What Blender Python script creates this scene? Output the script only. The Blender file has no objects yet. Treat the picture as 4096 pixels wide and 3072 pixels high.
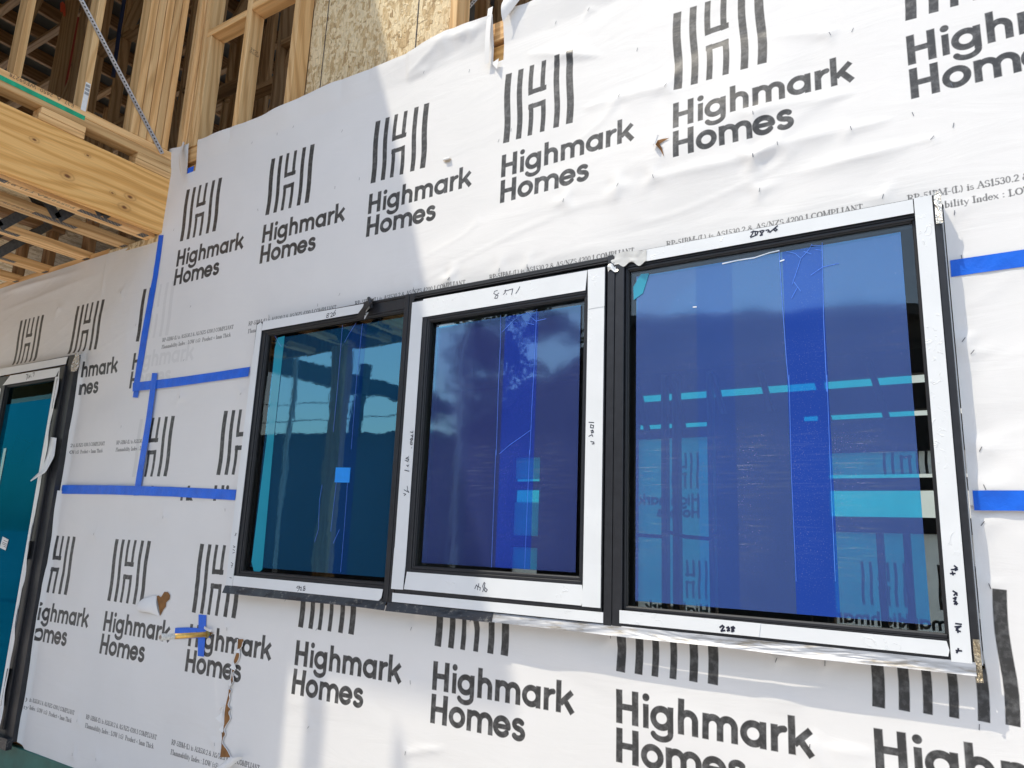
import bpy, bmesh, math, random
import numpy as np
from mathutils import Vector, Matrix
random.seed(7); RN = np.random.RandomState(5)
SC = bpy.context.scene; COL = SC.collection
R_ = math.radians

# ------------------------------------------------------------------ camera
RC = np.array([[0.8425093301, 0.5372880520, 0.0387243842], [-0.0805012414, 0.1966599118, -0.9771614141], [-0.5326326866, 0.8201502474, 0.2089401657]])
FPX = 2946.956; CAM = np.array([0.0, -2.156, 1.7])
cd = bpy.data.cameras.new('camera'); cam = bpy.data.objects.new('camera', cd); COL.objects.link(cam); SC.camera = cam
cd.sensor_width = 36.0; cd.lens = FPX / 4096 * 36; cd.clip_start = 0.05; cd.clip_end = 500
rt, dn, fw = RC
cam.matrix_world = Matrix(((rt[0], -dn[0], -fw[0], CAM[0]), (rt[1], -dn[1], -fw[1], CAM[1]), (rt[2], -dn[2], -fw[2], CAM[2]), (0, 0, 0, 1)))
# ------------------------------------------------------------------ light
SUN = Vector((0.33, 0.49, -1.0)).normalized()      # travel direction
w = bpy.data.worlds.new('World'); SC.world = w; w.use_nodes = True
nt = w.node_tree; nt.nodes.clear()
sky = nt.nodes.new('ShaderNodeTexSky'); sky.sky_type = 'NISHITA'; sky.sun_disc = False
sky.sun_elevation = math.asin(-SUN.z); sky.sun_rotation = math.atan2(-SUN.x, -SUN.y)
sky.air_density = 1.35; sky.dust_density = 1.4; sky.ozone_density = 1.0
bg = nt.nodes.new('ShaderNodeBackground'); bg.inputs[1].default_value = 0.15
wo = nt.nodes.new('ShaderNodeOutputWorld'); nt.links.new(sky.outputs[0], bg.inputs[0]); nt.links.new(bg.outputs[0], wo.inputs[0])
ld = bpy.data.lights.new('sun', 'SUN'); ld.energy = 2.0; ld.angle = R_(0.55); ld.color = (1.0, 0.92, 0.76)
sun = bpy.data.objects.new('sun', ld); COL.objects.link(sun); sun.rotation_euler = SUN.to_track_quat('-Z', 'Y').to_euler(); sun.location = (-3, -6, 12)
SC.view_settings.view_transform = 'Standard'; SC.view_settings.look = 'None'; SC.view_settings.gamma = 1.0
SC.view_settings.exposure = 0.66

# ------------------------------------------------------------------ helpers
def ray(px, py):
    return RC.T @ np.array([(px - 2048) / FPX, (py - 1536) / FPX, 1.0])
def W(px, py, y=0.0):                               # point of the wall plane (y) seen at a photo position
    d = ray(px, py); t = (y - CAM[1]) / d[1]; return CAM + d * t
def zz(x0, y0, s=0.4973): return lambda a, b, y=0.0: W(x0 + a * s, y0 + b * s, y)
zA = zz(0, 0); zB = zz(1000, 0); zC = zz(2000, 0); zE = zz(0, 750); zF = zz(900, 1100); zG = zz(1500, 1000); zH = zz(2400, 750)
zI = zz(3250, 700, .3828); zJ = zz(0, 1400); zK = zz(0, 2200, .52556); zL = zz(900, 1800); zM = zz(1800, 1800); zO = zz(3000, 2200, .52566); zQ = zz(800, 2300, .5425); zP = zz(3250, 1300, .54265)

def tag(o, label=None, cat=None, group=None, kind=None):
    if label: o['label'] = label
    if cat: o['category'] = cat
    if group: o['group'] = group
    if kind: o['kind'] = kind
    return o
def empty(name, loc, label, cat, group=None):
    o = bpy.data.objects.new(name, None); COL.objects.link(o); o.location = loc; o.empty_display_size = .05
    return tag(o, label, cat, group)
def wmat(o):
    m = o.matrix_basis
    return wmat(o.parent) @ o.matrix_parent_inverse @ m if o.parent is not None else m.copy()
def place(o, parent):
    COL.objects.link(o)
    if parent is not None: o.parent = parent; o.matrix_parent_inverse = wmat(parent).inverted()
    return o
def mesh(name, vs, fs, mat, parent=None, uv=None, smooth=False, org=None):
    vs = np.asarray(vs, float)
    if org is None: org = vs.mean(axis=0) if len(vs) else np.zeros(3)
    me = bpy.data.meshes.new(name); me.from_pydata([tuple(v - org) for v in vs], [], fs)
    me.materials.append(mat)
    if uv is not None:
        l = me.uv_layers.new(name='UVMap'); idx = np.zeros(len(me.loops), int); me.loops.foreach_get('vertex_index', idx)
        l.data.foreach_set('uv', np.asarray(uv, np.float32)[idx].ravel())
    if smooth: me.polygons.foreach_set('use_smooth', [True] * len(me.polygons))
    me.update()
    o = bpy.data.objects.new(name, me); o.location = org
    return place(o, parent)
def from_bm(name, bm, mat, parent, loc, smooth=False):
    me = bpy.data.meshes.new(name); bm.to_mesh(me); bm.free(); me.materials.append(mat)
    if smooth: me.polygons.foreach_set('use_smooth', [True] * len(me.polygons))
    o = bpy.data.objects.new(name, me); o.location = loc
    return place(o, parent)
def box(name, a, b, mat, parent=None, bev=0.0015):  # axis-aligned box between corners
    return box2(name, [(tuple(a), tuple(b))], mat, parent, bev)
def box2(name, lst, mat, parent=None, bev=0.0015):  # several boxes, one mesh
    bm = bmesh.new(); A = []
    for a, b in lst:
        a, b = [min(p, q) for p, q in zip(a, b)], [max(p, q) for p, q in zip(a, b)]; A.append((a, b))
    c = Vector([(min(x[0][i] for x in A) + max(x[1][i] for x in A)) / 2 for i in range(3)])
    for a, b in A:
        s = [b[i] - a[i] for i in range(3)]; m = Vector([(a[i] + b[i]) / 2 for i in range(3)]) - c
        r = bmesh.ops.create_cube(bm, size=1.0)
        for v in r['verts']: v.co = Vector((v.co.x * s[0], v.co.y * s[1], v.co.z * s[2])) + m
    if bev: bmesh.ops.bevel(bm, geom=list(bm.edges), offset=min(bev, min(min(b[i] - a[i] for i in range(3)) for a, b in A) * .3), segments=1, affect='EDGES')
    return from_bm(name, bm, mat, parent, c)
def timber(name, a, b, wx, wy, mat, parent=None, side=(0, 1, 0), bev=0.003):
    """a member from a to b; local Z runs along it, wy is its size along SIDE"""
    a, b = Vector(a), Vector(b); L = (b - a).length; zax = (b - a).normalized()
    yax = Vector(side); yax = (yax - zax * yax.dot(zax)).normalized(); xax = yax.cross(zax)
    bm = bmesh.new(); r = bmesh.ops.create_cube(bm, size=1.0)
    for v in r['verts']: v.co = Vector((v.co.x * wx, v.co.y * wy, v.co.z * L))
    if bev: bmesh.ops.bevel(bm, geom=list(bm.edges), offset=min(bev, min(wx, wy) * .2), segments=1, affect='EDGES')
    o = from_bm(name, bm, mat, parent, (a + b) / 2)
    o.rotation_mode = 'QUATERNION'; o.rotation_quaternion = Matrix((xax, yax, zax)).transposed().to_quaternion()
    return o
def poly(name, pts, mat, parent=None, th=0.0006):   # flat polygon on a wall-parallel plane, extruded by th towards the wall
    pts = [np.array(p, float) for p in pts]
    bm = bmesh.new(); c = sum(pts) / len(pts)
    f = bm.faces.new([bm.verts.new(Vector(p - c)) for p in pts])
    if f.normal.length == 0: f.normal_update()
    f.normal_update()
    if f.normal.y > 0: f.normal_flip()
    r = bmesh.ops.extrude_face_region(bm, geom=[f])
    for v in r['geom']:
        if isinstance(v, bmesh.types.BMVert): v.co.y -= 0
    for v in [g for g in r['geom'] if isinstance(g, bmesh.types.BMVert)]: v.co.y -= th
    bmesh.ops.triangulate(bm, faces=list(bm.faces)); bmesh.ops.recalc_face_normals(bm, faces=list(bm.faces))
    return from_bm(name, bm, mat, parent, Vector(c))
def ribbon_bm(bm, pts, r):                          # pen stroke: flat ribbon in the xz plane
    for p, q in zip(pts[:-1], pts[1:]):
        p, q = Vector(p), Vector(q); d = (q - p)
        if d.length < 1e-6: continue
        d.normalize(); n = Vector((-d.z, 0, d.x)) * r; e = d * r * .6
        bm.faces.new([bm.verts.new(v) for v in (p - e - n, q + e - n, q + e + n, p - e + n)])
def strokes(name, lst, r, mat, parent, k=[0]):
    bm = bmesh.new(); i = 0
    for s in lst:
        s = [np.array(p, float) for p in s]
        for a in range(len(s) - 1):
            ribbon_bm(bm, [Vector(s[a]) + Vector((0, -i * 2e-5, 0)), Vector(s[a + 1]) + Vector((0, -i * 2e-5, 0))], r); i += 1
    c = Vector(np.mean([p for s in lst for p in s], axis=0))
    for v in bm.verts: v.co -= c
    return from_bm(name, bm, mat, parent, c)
def tube(name, pts, r, mat, parent=None, n=10, caps=True):
    pts = [Vector(p) for p in pts]; vs = []; fs = []
    rr = r if hasattr(r, '__len__') else [r] * len(pts)
    for i, p in enumerate(pts):
        d = (pts[min(i + 1, len(pts) - 1)] - pts[max(i - 1, 0)]).normalized()
        u = d.orthogonal().normalized() if i == 0 else (u - d * u.dot(d)).normalized()
        v = d.cross(u)
        for k in range(n):
            a = 2 * math.pi * k / n; vs.append(tuple(p + (u * math.cos(a) + v * math.sin(a)) * rr[i]))
    for i in range(len(pts) - 1):
        for k in range(n): fs.append((i * n + k, i * n + (k + 1) % n, (i + 1) * n + (k + 1) % n, (i + 1) * n + k))
    if caps: fs.append(tuple(range(n))[::-1]); fs.append(tuple(range((len(pts) - 1) * n, len(pts) * n)))
    return mesh(name, vs, fs, mat, parent, smooth=False)
def grid(name, fn, nu, nv, mat, parent=None, uvfn=None, smooth=True, keep=None):
    vs = [fn(i / nu, j / nv) for j in range(nv + 1) for i in range(nu + 1)]
    fs = [(j * (nu + 1) + i, j * (nu + 1) + i + 1, (j + 1) * (nu + 1) + i + 1, (j + 1) * (nu + 1) + i) for j in range(nv) for i in range(nu)]
    return mesh(name, vs, fs, mat, parent, smooth=smooth)

# ------------------------------------------------------------------ materials
def new_mat(name):
    m = bpy.data.materials.new(name); m.use_nodes = True; nt = m.node_tree; nt.nodes.clear()
    return m, nt, nt.nodes.new('ShaderNodeOutputMaterial')
def N(nt, t, **k):
    n = nt.nodes.new(t)
    for a, v in k.items():
        if a[0] == 'i' and a[1:].isdigit(): n.inputs[int(a[1:])].default_value = v
        elif a.startswith('in_'): n.inputs[a[3:].replace('_', ' ')].default_value = v
        else: setattr(n, a, v)
    return n
def mixc(nt, fac, a, b, mode='MIX'):
    n = nt.nodes.new('ShaderNodeMix'); n.data_type = 'RGBA'; n.blend_type = mode
    for idx, v in ((0, fac), (6, a), (7, b)):
        if hasattr(v, 'is_linked') or isinstance(v, bpy.types.NodeSocket): nt.links.new(v, n.inputs[idx])
        else: n.inputs[idx].default_value = v if not isinstance(v, tuple) or len(v) == 4 else (*v, 1)
    return n.outputs[2]
def ramp(nt, fac, stops):
    n = nt.nodes.new('ShaderNodeValToRGB'); cr = n.color_ramp
    while len(cr.elements) < len(stops): cr.elements.new(.5)
    for e, (p, c) in zip(cr.elements, stops): e.position = p; e.color = (*c, 1) if len(c) == 3 else c
    nt.links.new(fac, n.inputs[0]); return n.outputs[0]
def mathn(nt, op, a, b=None):
    n = nt.nodes.new('ShaderNodeMath'); n.operation = op
    for i, v in enumerate((a, b)):
        if v is None: continue
        if isinstance(v, bpy.types.NodeSocket): nt.links.new(v, n.inputs[i])
        else: n.inputs[i].default_value = v
    return n.outputs[0]
def coords(nt, scale=(1, 1, 1), rot=(0, 0, 0), rnd=True, which='Object'):
    tc = nt.nodes.new('ShaderNodeTexCoord'); mp = nt.nodes.new('ShaderNodeMapping')
    mp.inputs['Scale'].default_value = scale; mp.inputs['Rotation'].default_value = rot
    src = tc.outputs[which]
    if rnd:
        oi = nt.nodes.new('ShaderNodeObjectInfo'); ml = nt.nodes.new('ShaderNodeVectorMath'); ml.operation = 'SCALE'
        cb = nt.nodes.new('ShaderNodeCombineXYZ')
        for i in range(3): nt.links.new(oi.outputs['Random'], cb.inputs[i])
        nt.links.new(cb.outputs[0], ml.inputs[0]); ml.inputs['Scale'].default_value = 13.7
        ad = nt.nodes.new('ShaderNodeVectorMath'); ad.operation = 'ADD'; nt.links.new(src, ad.inputs[0]); nt.links.new(ml.outputs[0], ad.inputs[1]); src = ad.outputs[0]
    nt.links.new(src, mp.inputs['Vector']); return mp.outputs[0]
def tex(nt, kind, vec, scale, detail=3.0, rough=.5, dist=0.0, **k):
    n = nt.nodes.new(kind); nt.links.new(vec, n.inputs['Vector']); n.inputs['Scale'].default_value = scale
    if 'Detail' in n.inputs: n.inputs['Detail'].default_value = detail
    if kind == 'ShaderNodeTexNoise': n.inputs['Roughness'].default_value = rough; n.inputs['Distortion'].default_value = dist
    for a, v in k.items(): setattr(n, a, v)
    return n
def bump(nt, h, strength, dist=.001, normal=None):
    b = nt.nodes.new('ShaderNodeBump'); b.inputs['Strength'].default_value = strength; b.inputs['Distance'].default_value = dist
    nt.links.new(h, b.inputs['Height'])
    if normal is not None: nt.links.new(normal, b.inputs['Normal'])
    return b.outputs[0]
def princ(nt, out, color, rough=.5, normal=None, metal=0.0, spec=.5, coat=0.0):
    p = nt.nodes.new('ShaderNodeBsdfPrincipled')
    for nme, v in (('Base Color', color), ('Roughness', rough), ('Metallic', metal), ('Specular IOR Level', spec), ('Coat Weight', coat)):
        if isinstance(v, bpy.types.NodeSocket): nt.links.new(v, p.inputs[nme])
        else: p.inputs[nme].default_value = (*v, 1) if isinstance(v, tuple) and len(v) == 3 else v
    if normal is not None: nt.links.new(normal, p.inputs['Normal'])
    if out is not None: nt.links.new(p.outputs[0], out.inputs[0])
    return p
def simple(name, col, rough=.5, metal=0.0, spec=.5, var=.12, scale=20, bmp=.15, coat=0.0):
    m, nt, out = new_mat(name); v = coords(nt); n = tex(nt, 'ShaderNodeTexNoise', v, scale, 5)
    c = ramp(nt, n.outputs[0], [(.25, tuple(x * (1 - var) for x in col)), (.75, tuple(min(1, x * (1 + var)) for x in col))])
    princ(nt, out, c, rough, bump(nt, n.outputs[0], bmp, .001), metal, spec, coat); return m

KS = -1.0
KNOTS = [(.622, -.0615, .012), (.944, -.0335, .011), (.923, -.1025, .012), (.851, -.0525, .006), (.45, .05, .008), (.70, .09, .006)]
def wood(name, light, mid, dark, knots=True, ring=12.0, kn=(5.5, .05)):
    m, nt, out = new_mat(name)
    v = coords(nt, (1, 1, .06)); v2 = coords(nt, (1, 1, .22)); vf = coords(nt, (1, 1, .02))
    wob = tex(nt, 'ShaderNodeTexNoise', v2, 4.0, 2)
    ad = nt.nodes.new('ShaderNodeVectorMath'); ad.operation = 'MULTIPLY_ADD'; nt.links.new(wob.outputs['Color'], ad.inputs[0]); ad.inputs[1].default_value = (.12, .12, .12); nt.links.new(v, ad.inputs[2])
    wv = nt.nodes.new('ShaderNodeTexWave'); wv.wave_type = 'BANDS'; wv.bands_direction = 'DIAGONAL'; nt.links.new(ad.outputs[0], wv.inputs['Vector'])
    wv.inputs['Scale'].default_value = ring; wv.inputs['Distortion'].default_value = 3.5; wv.inputs['Detail'].default_value = 2; wv.inputs['Detail Scale'].default_value = 1.5
    fine = tex(nt, 'ShaderNodeTexNoise', vf, 260, 3)
    c = ramp(nt, wv.outputs[0], [(.0, light), (.35, light), (.80, mid), (1, tuple(q * .85 for q in mid))])
    f = ramp(nt, fine.outputs[0], [(.3, (.82,) * 3), (.65, (1.06,) * 3)])
    c = mixc(nt, 1.0, c, f, 'MULTIPLY')
    big = tex(nt, 'ShaderNodeTexNoise', v2, 2.2, 2); c = mixc(nt, mathn(nt, 'MULTIPLY', big.outputs[0], .5), c, mid)
    oi = nt.nodes.new('ShaderNodeObjectInfo'); hs = ramp(nt, oi.outputs['Random'], [(0, (.74, .72, .68)), (.35, (.92, .94, .95)), (.7, (1, .96, .90)), (1, (1.1, 1.08, 1.05))]); c = mixc(nt, 1.0, c, hs, 'MULTIPLY')
    if knots:
        vk = coords(nt, (1, 1, .55)); vo = tex(nt, 'ShaderNodeTexVoronoi', vk, kn[0]); vo.inputs['Randomness'].default_value = 1.0
        k = ramp(nt, vo.outputs['Distance'], [(.0, (1, 1, 1)), (kn[1], (.9, .9, .9)), (kn[1] * 1.4, (0, 0, 0))])
        c = mixc(nt, k, c, dark)
        halo = ramp(nt, vo.outputs['Distance'], [(kn[1], (.55,) * 3), (kn[1] * 3.2, (0, 0, 0))]); c = mixc(nt, halo, c, mid)
    if name == 'beam_wood':
        tc = nt.nodes.new('ShaderNodeTexCoord'); nz = tex(nt, 'ShaderNodeTexNoise', tc.outputs['Object'], 40, 2)
        for lz, ly, rad in KNOTS:
            sb_ = nt.nodes.new('ShaderNodeVectorMath'); sb_.operation = 'SUBTRACT'; nt.links.new(tc.outputs['Object'], sb_.inputs[0]); sb_.inputs[1].default_value = (0, ly, KS * lz)
            ml = nt.nodes.new('ShaderNodeVectorMath'); ml.operation = 'MULTIPLY'; nt.links.new(sb_.outputs[0], ml.inputs[0]); ml.inputs[1].default_value = (0, 1, .6)
            ln = nt.nodes.new('ShaderNodeVectorMath'); ln.operation = 'LENGTH'; nt.links.new(ml.outputs[0], ln.inputs[0])
            d = mathn(nt, 'ADD', mathn(nt, 'DIVIDE', ln.outputs['Value'], rad), mathn(nt, 'MULTIPLY', nz.outputs[0], .5))
            c = mixc(nt, ramp(nt, mathn(nt, 'DIVIDE', d, 8.0), [(.10, (.85,) * 3), (.17, (.25,) * 3), (.24, (.5,) * 3), (.30, (.12,) * 3), (.55, (0, 0, 0))]), c, (.40, .19, .06))
            c = mixc(nt, ramp(nt, mathn(nt, 'DIVIDE', d, 8.0), [(.08, (1, 1, 1)), (.12, (0, 0, 0))]), c, dark)
    princ(nt, out, c, .62, bump(nt, fine.outputs[0], .2, .001), spec=.3); return m
M = {}
M['pine'] = wood('pine', (.86, .58, .29), (.72, .43, .185), (.16, .06, .02))
M['lvl'] = wood('beam_wood', (.92, .57, .22), (.79, .43, .135), (.20, .08, .03), ring=13.0, kn=(5.0, .11))
M['pine_mid'] = wood('pine_inner_shade', (.42, .27, .145), (.30, .175, .08), (.14, .06, .02))  # pine darkened, shade of the inner framing put into the colour
M['pine_dark'] = wood('pine_shade', (.36, .22, .115), (.26, .145, .065), (.12, .05, .02))  # pine darkened further, shade of rooms and rafters in the colour
M['black'] = simple('black_aluminium', (.018, .019, .023), .42, 0, .5, .25, 40, .05)
M['rubber'] = simple('black_rubber', (.012, .012, .014), .5, 0, .5, .2, 30, .1)
M['blue_tape'] = None
M['galv'] = simple('galvanised_steel', (.55, .57, .60), .38, .9, .5, .25, 60, .2)
M['dark_galv'] = simple('weathered_steel', (.13, .14, .15), .5, .6, .5, .3, 60, .2)
M['pen'] = simple('pen_ink', (.015, .017, .035), .4, 0, .4, .1, 30, 0)
M['green'] = simple('green_membrane', (.022, .13, .105), .45, 0, .5, .25, 14, .3)
M['green_paint'] = simple('green_paint', (.02, .36, .19), .6, 0, .3, .25, 30, .1)
M['sand'] = simple('sandy_ground', (.62, .57, .53), .95, 0, .1, .25, 3, .6)
M['concrete'] = simple('concrete_slab', (.34, .33, .31), .9, 0, .2, .15, 6, .4)
M['brownboard'] = simple('brown_hardboard', (.25, .12, .042), .7, 0, .2, .35, 30, .5)
M['foil'] = None
M['pencil_y'] = simple('yellow_paint', (.80, .42, .06), .35, 0, .5, .15, 60, .05)
M['graphite'] = simple('graphite', (.03, .028, .028), .35, .2, .5, .1, 60, .05)
M['ferrule'] = simple('tape_wrapped_ferrule', (.75, .73, .68), .3, .35, .6, .35, 120, .6)
M['stick'] = simple('white_sticker_paper', (.75, .76, .76), .6, 0, .3, .06, 60, 0)
M['roof'] = simple('roof_sheet', (.09, .095, .10), .5, .0, .4, .15, 8, .2)
M['hwall'] = simple('render_wall', (.10, .095, .09), .9, 0, .2, .1, 5, .2)
M['fence'] = simple('cream_fence', (.80, .78, .72), .8, 0, .2, .06, 4, .1)
M['red'] = simple('red_pipe_plastic', (.32, .04, .025), .45, 0, .4, .1, 30, 0)
M['bluep'] = simple('blue_conduit', (.02, .03, .08), .45, 0, .4, .1, 30, 0)
M['nail'] = simple('staple_steel', (.16, .165, .18), .35, .7, .5, .1, 30, 0)

def m_tape():
    m, nt, out = new_mat('blue_cloth_tape'); v = coords(nt, (1, 1, 1), rnd=False)
    n = tex(nt, 'ShaderNodeTexNoise', v, 14, 4); r = nt.nodes.new('ShaderNodeTexWave'); nt.links.new(v, r.inputs['Vector']); r.inputs['Scale'].default_value = 160; r.bands_direction = 'X'
    c = ramp(nt, n.outputs[0], [(.25, (.003, .105, .62)), (.7, (.005, .15, .80))])
    n5 = tex(nt, 'ShaderNodeTexNoise', v, 55, 4, .6, 1.0); b1 = bump(nt, n.outputs[0], .8, .006); b1 = bump(nt, n5.outputs[0], .5, .002, b1); b2 = bump(nt, r.outputs[0], .25, .0008, b1)
    princ(nt, out, c, .42, b2, spec=.45); return m
M['blue_tape'] = m_tape()
def m_foil(name, base, rough, crs):
    m, nt, out = new_mat(name); v = coords(nt, (1, 1, 1), rnd=False); vo = tex(nt, 'ShaderNodeTexVoronoi', v, crs); n = tex(nt, 'ShaderNodeTexNoise', v, crs * .6, 6, .6, 1.0)
    b = bump(nt, vo.outputs['Distance'], .8, .006); b = bump(nt, n.outputs[0], .9, .01, b)
    princ(nt, out, base, rough, b, 1.0); return m
M['foil'] = m_foil('crumpled_foil', (.82, .80, .74), .22, 70)
def m_flash():
    m, nt, out = new_mat('flashing_metal'); v = coords(nt, (.18, 1, 1), rnd=False); n = tex(nt, 'ShaderNodeTexNoise', v, 9, 4, .5, .4); n2 = tex(nt, 'ShaderNodeTexNoise', v, 60, 5, .7)
    d = ramp(nt, n2.outputs[0], [(.50, (.36, .37, .39)), (.66, (.22, .20, .17))])
    b = bump(nt, n.outputs[0], .9, .03)
    princ(nt, out, d, .48, b, .55); return m
M['flash'] = m_flash()
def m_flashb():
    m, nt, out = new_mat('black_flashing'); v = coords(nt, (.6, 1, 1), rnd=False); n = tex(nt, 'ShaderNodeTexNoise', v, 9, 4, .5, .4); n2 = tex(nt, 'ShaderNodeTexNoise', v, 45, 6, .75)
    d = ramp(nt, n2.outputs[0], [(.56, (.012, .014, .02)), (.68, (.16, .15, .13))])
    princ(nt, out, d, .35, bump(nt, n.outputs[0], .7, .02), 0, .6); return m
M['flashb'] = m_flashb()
def m_white_tape():
    m, nt, out = new_mat('white_protection_tape'); v = coords(nt, (1, 1, 1)); n = tex(nt, 'ShaderNodeTexNoise', v, 6, 3); n2 = tex(nt, 'ShaderNodeTexNoise', v, 30, 3, .5, 2.0)
    cre = ramp(nt, n2.outputs[0], [(.60, (0, 0, 0)), (.66, (1, 1, 1)), (.72, (0, 0, 0))])
    patch = ramp(nt, n.outputs[0], [(.5, (0, 0, 0)), (.62, (1, 1, 1))])
    h = mixc(nt, 1.0, cre, patch, 'MULTIPLY')
    b = bump(nt, n.outputs[0], .25, .01); b = bump(nt, h, .45, .003, b)
    c = ramp(nt, n.outputs[0], [(.3, (.70, .72, .73)), (.7, (.76, .78, .79))])
    princ(nt, out, c, .33, b, spec=.4); return m
M['wtape'] = m_white_tape()
M['wtape_back'] = simple('tape_adhesive_side', (.62, .60, .55), .4, 0, .4, .1, 40, .3)

def m_osb():
    m, nt, out = new_mat('osb_flakes')
    cols = None; hs = None
    for i, (rot, sc) in enumerate((((0, .25, 0), (15, 1, 4.2)), ((0, -.5, 0), (13, 1, 4.0)), ((0, .9, 0), (17, 1, 4.6)))):
        v = coords(nt, sc, rot, rnd=False); vo = tex(nt, 'ShaderNodeTexVoronoi', v, 1.6); vo.inputs['Randomness'].default_value = 1
        sep = nt.nodes.new('ShaderNodeSeparateColor'); nt.links.new(vo.outputs['Color'], sep.inputs[0])
        c = ramp(nt, sep.outputs[0], [(0, (.14, .08, .035)), (.14, (.34, .22, .10)), (.5, (.54, .38, .19)), (.8, (.66, .49, .26)), (1, (.82, .67, .42))])
        if cols is None: cols = c; hs = sep.outputs[1]
        else:
            vm = coords(nt, (1, 1, 1), rnd=False); nm = tex(nt, 'ShaderNodeTexNoise', vm, 13 + 6 * i, 2); f = ramp(nt, nm.outputs[0], [(.47, (0, 0, 0)), (.51, (1, 1, 1))])
            cols = mixc(nt, f, cols, c)
            mx = nt.nodes.new('ShaderNodeMix'); nt.links.new(f, mx.inputs[0]); nt.links.new(hs, mx.inputs[2]); nt.links.new(sep.outputs[1], mx.inputs[3]); hs = mx.outputs[0]
    vg = coords(nt, (1, 1, .2), rnd=False); g = tex(nt, 'ShaderNodeTexNoise', vg, 180, 4, .7); gg = ramp(nt, g.outputs[0], [(.3, (.72,) * 3), (.6, (1.05,) * 3)])
    cols = mixc(nt, 1.0, cols, gg, 'MULTIPLY')
    princ(nt, out, cols, .6, bump(nt, hs, .8, .008), spec=.35); return m
M['osb'] = m_osb()

# ------------------------------------------------------------------ the print on the wrap
def segs_logo(x0, z0):
    """bars of the emblem, bottom-left at (x0,z0), 0.30 m tall, slightly wavy"""
    S = []
    ts = np.linspace(0, 1, 13); off = np.interp(ts, [0, .15, .29, .43, .57, .7, .85, 1], [0, .29e-2, .35e-2, 0, -.3e-2, -.5e-2, -.4e-2, -.1e-2])  # bottom -> top
    def bar(x, wd, t0, t1):
        tt = np.linspace(t0, t1, 10); xx = x0 + x + np.interp(tt, ts, off)
        for a in range(9): S.append((xx[a], z0 + .3 * tt[a], xx[a + 1], z0 + .3 * tt[a + 1], wd / 2, 1))
    bar(.0145, .029, 0, 1); bar(.0715, .0245, 0, 1); bar(.2365, .0245, 0, 1); bar(.2925, .029, 0, 1)
    for t0, t1 in ((0, .44), (.578, 1)): bar(.122, .0205, t0, t1); bar(.1765, .0205, t0, t1)
    S.append((x0 + .112, z0 + .3 * .44 - .0105, x0 + .187, z0 + .3 * .44 - .0105, .0105, 1))
    S.append((x0 + .113, z0 + .3 * .578 + .0105, x0 + .188, z0 + .3 * .578 + .0105, .0105, 1))
    return S
def arc(cx, cz, r, a0, a1, hw, n=16, rz=None):
    rz = rz or r; aa = np.radians(np.linspace(a0, a1, n + 1)); x = cx + r * np.cos(aa); z = cz + rz * np.sin(aa)
    return [(x[i], z[i], x[i + 1], z[i + 1], hw, 0) for i in range(n)]
def segs_words(x0, z1, z2):
    S = []; h = .0092; XH = .066; CP = .092
    def L(a, b, c, d, hw=h): S.append((a, b, c, d, hw, 1))
    def add(f, ox, oz):
        n0 = len(S); f()
        for i in range(n0, len(S)): a = S[i]; S[i] = (a[0] + ox, a[1] + oz, a[2] + ox, a[3] + oz, a[4], a[5])
    def H(x, w=.051, k=.0102):
        def f(): L(0, 0, 0, CP, k); L(w, 0, w, CP, k); L(0, .046, w, .046, .0088)
        add(f, x, 0)
    def hm(xs, hh):
        L(xs[0], 0, xs[0], hh)
        for a, b in zip(xs[:-1], xs[1:]):
            r = (b - a) / 2; S.extend(arc((a + b) / 2, XH - .0092 - r * 1.0, r, 0, 170, h, rz=r)); L(b, 0, b, XH - .0085 - r)
    def ring(cx, r=.0255, rz=.0245): S.extend(arc(cx, .0325, r, 0, 360, h, 28, rz=rz))
    H(.010)
    L(.0945, 0, .0945, .063, .0088); S.append((.0945, .0825, .0947, .0825, .0108, 0))
    ring(.1425); L(.1695, -.003, .1695, .064, .0088); S.extend(arc(.1425, -.006, .027, -158, 0, .0083, rz=.0175))
    hm((.2005, .2415), CP); hm((.271, .3115, .351), .064)
    ring(.4005); L(.4265, 0, .4265, .064, .0088)
    L(.4555, 0, .4555, .064); S.extend(arc(.4815, .036, .024, 92, 165, .0085, 8, rz=.0205))
    L(.500, 0, .500, CP); L(.507, .026, .546, .062, .0088); L(.5205, .040, .5455, .0035, .0090); S[-1] = (.519, .040, .549, -.001 + .003, .0092, 1)
    out = [(a[0] + x0, a[1] + z1, a[2] + x0, a[3] + z1, a[4], a[5]) for a in S]
    S.clear()
    H(.0105, .051); S.extend(arc(.113, .0325, .0255, 0, 360, h, 28, rz=.0245)); hm((.163, .206, .2495), .064)
    S.extend(arc(.2935, .0325, .0255, 0, 318, h, 26, rz=.0245)); L(.270, .0325, .318, .0325, .0078)
    S.extend(arc(.3565, .0475, .0155, 35, 270, .0088, 14, rz=.0115)); S.extend(arc(.3565, .0210, .0175, 90, -145, .0090, 16, rz=.0140))
    out += [(a[0] + x0, a[1] + z2, a[2] + x0, a[3] + z2, a[4], a[5]) for a in S]
    return out
GL = {}   # small roman capitals: strokes on a 0..1 tall grid; ('t' thick stems, thin hairlines, serifs)
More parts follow.
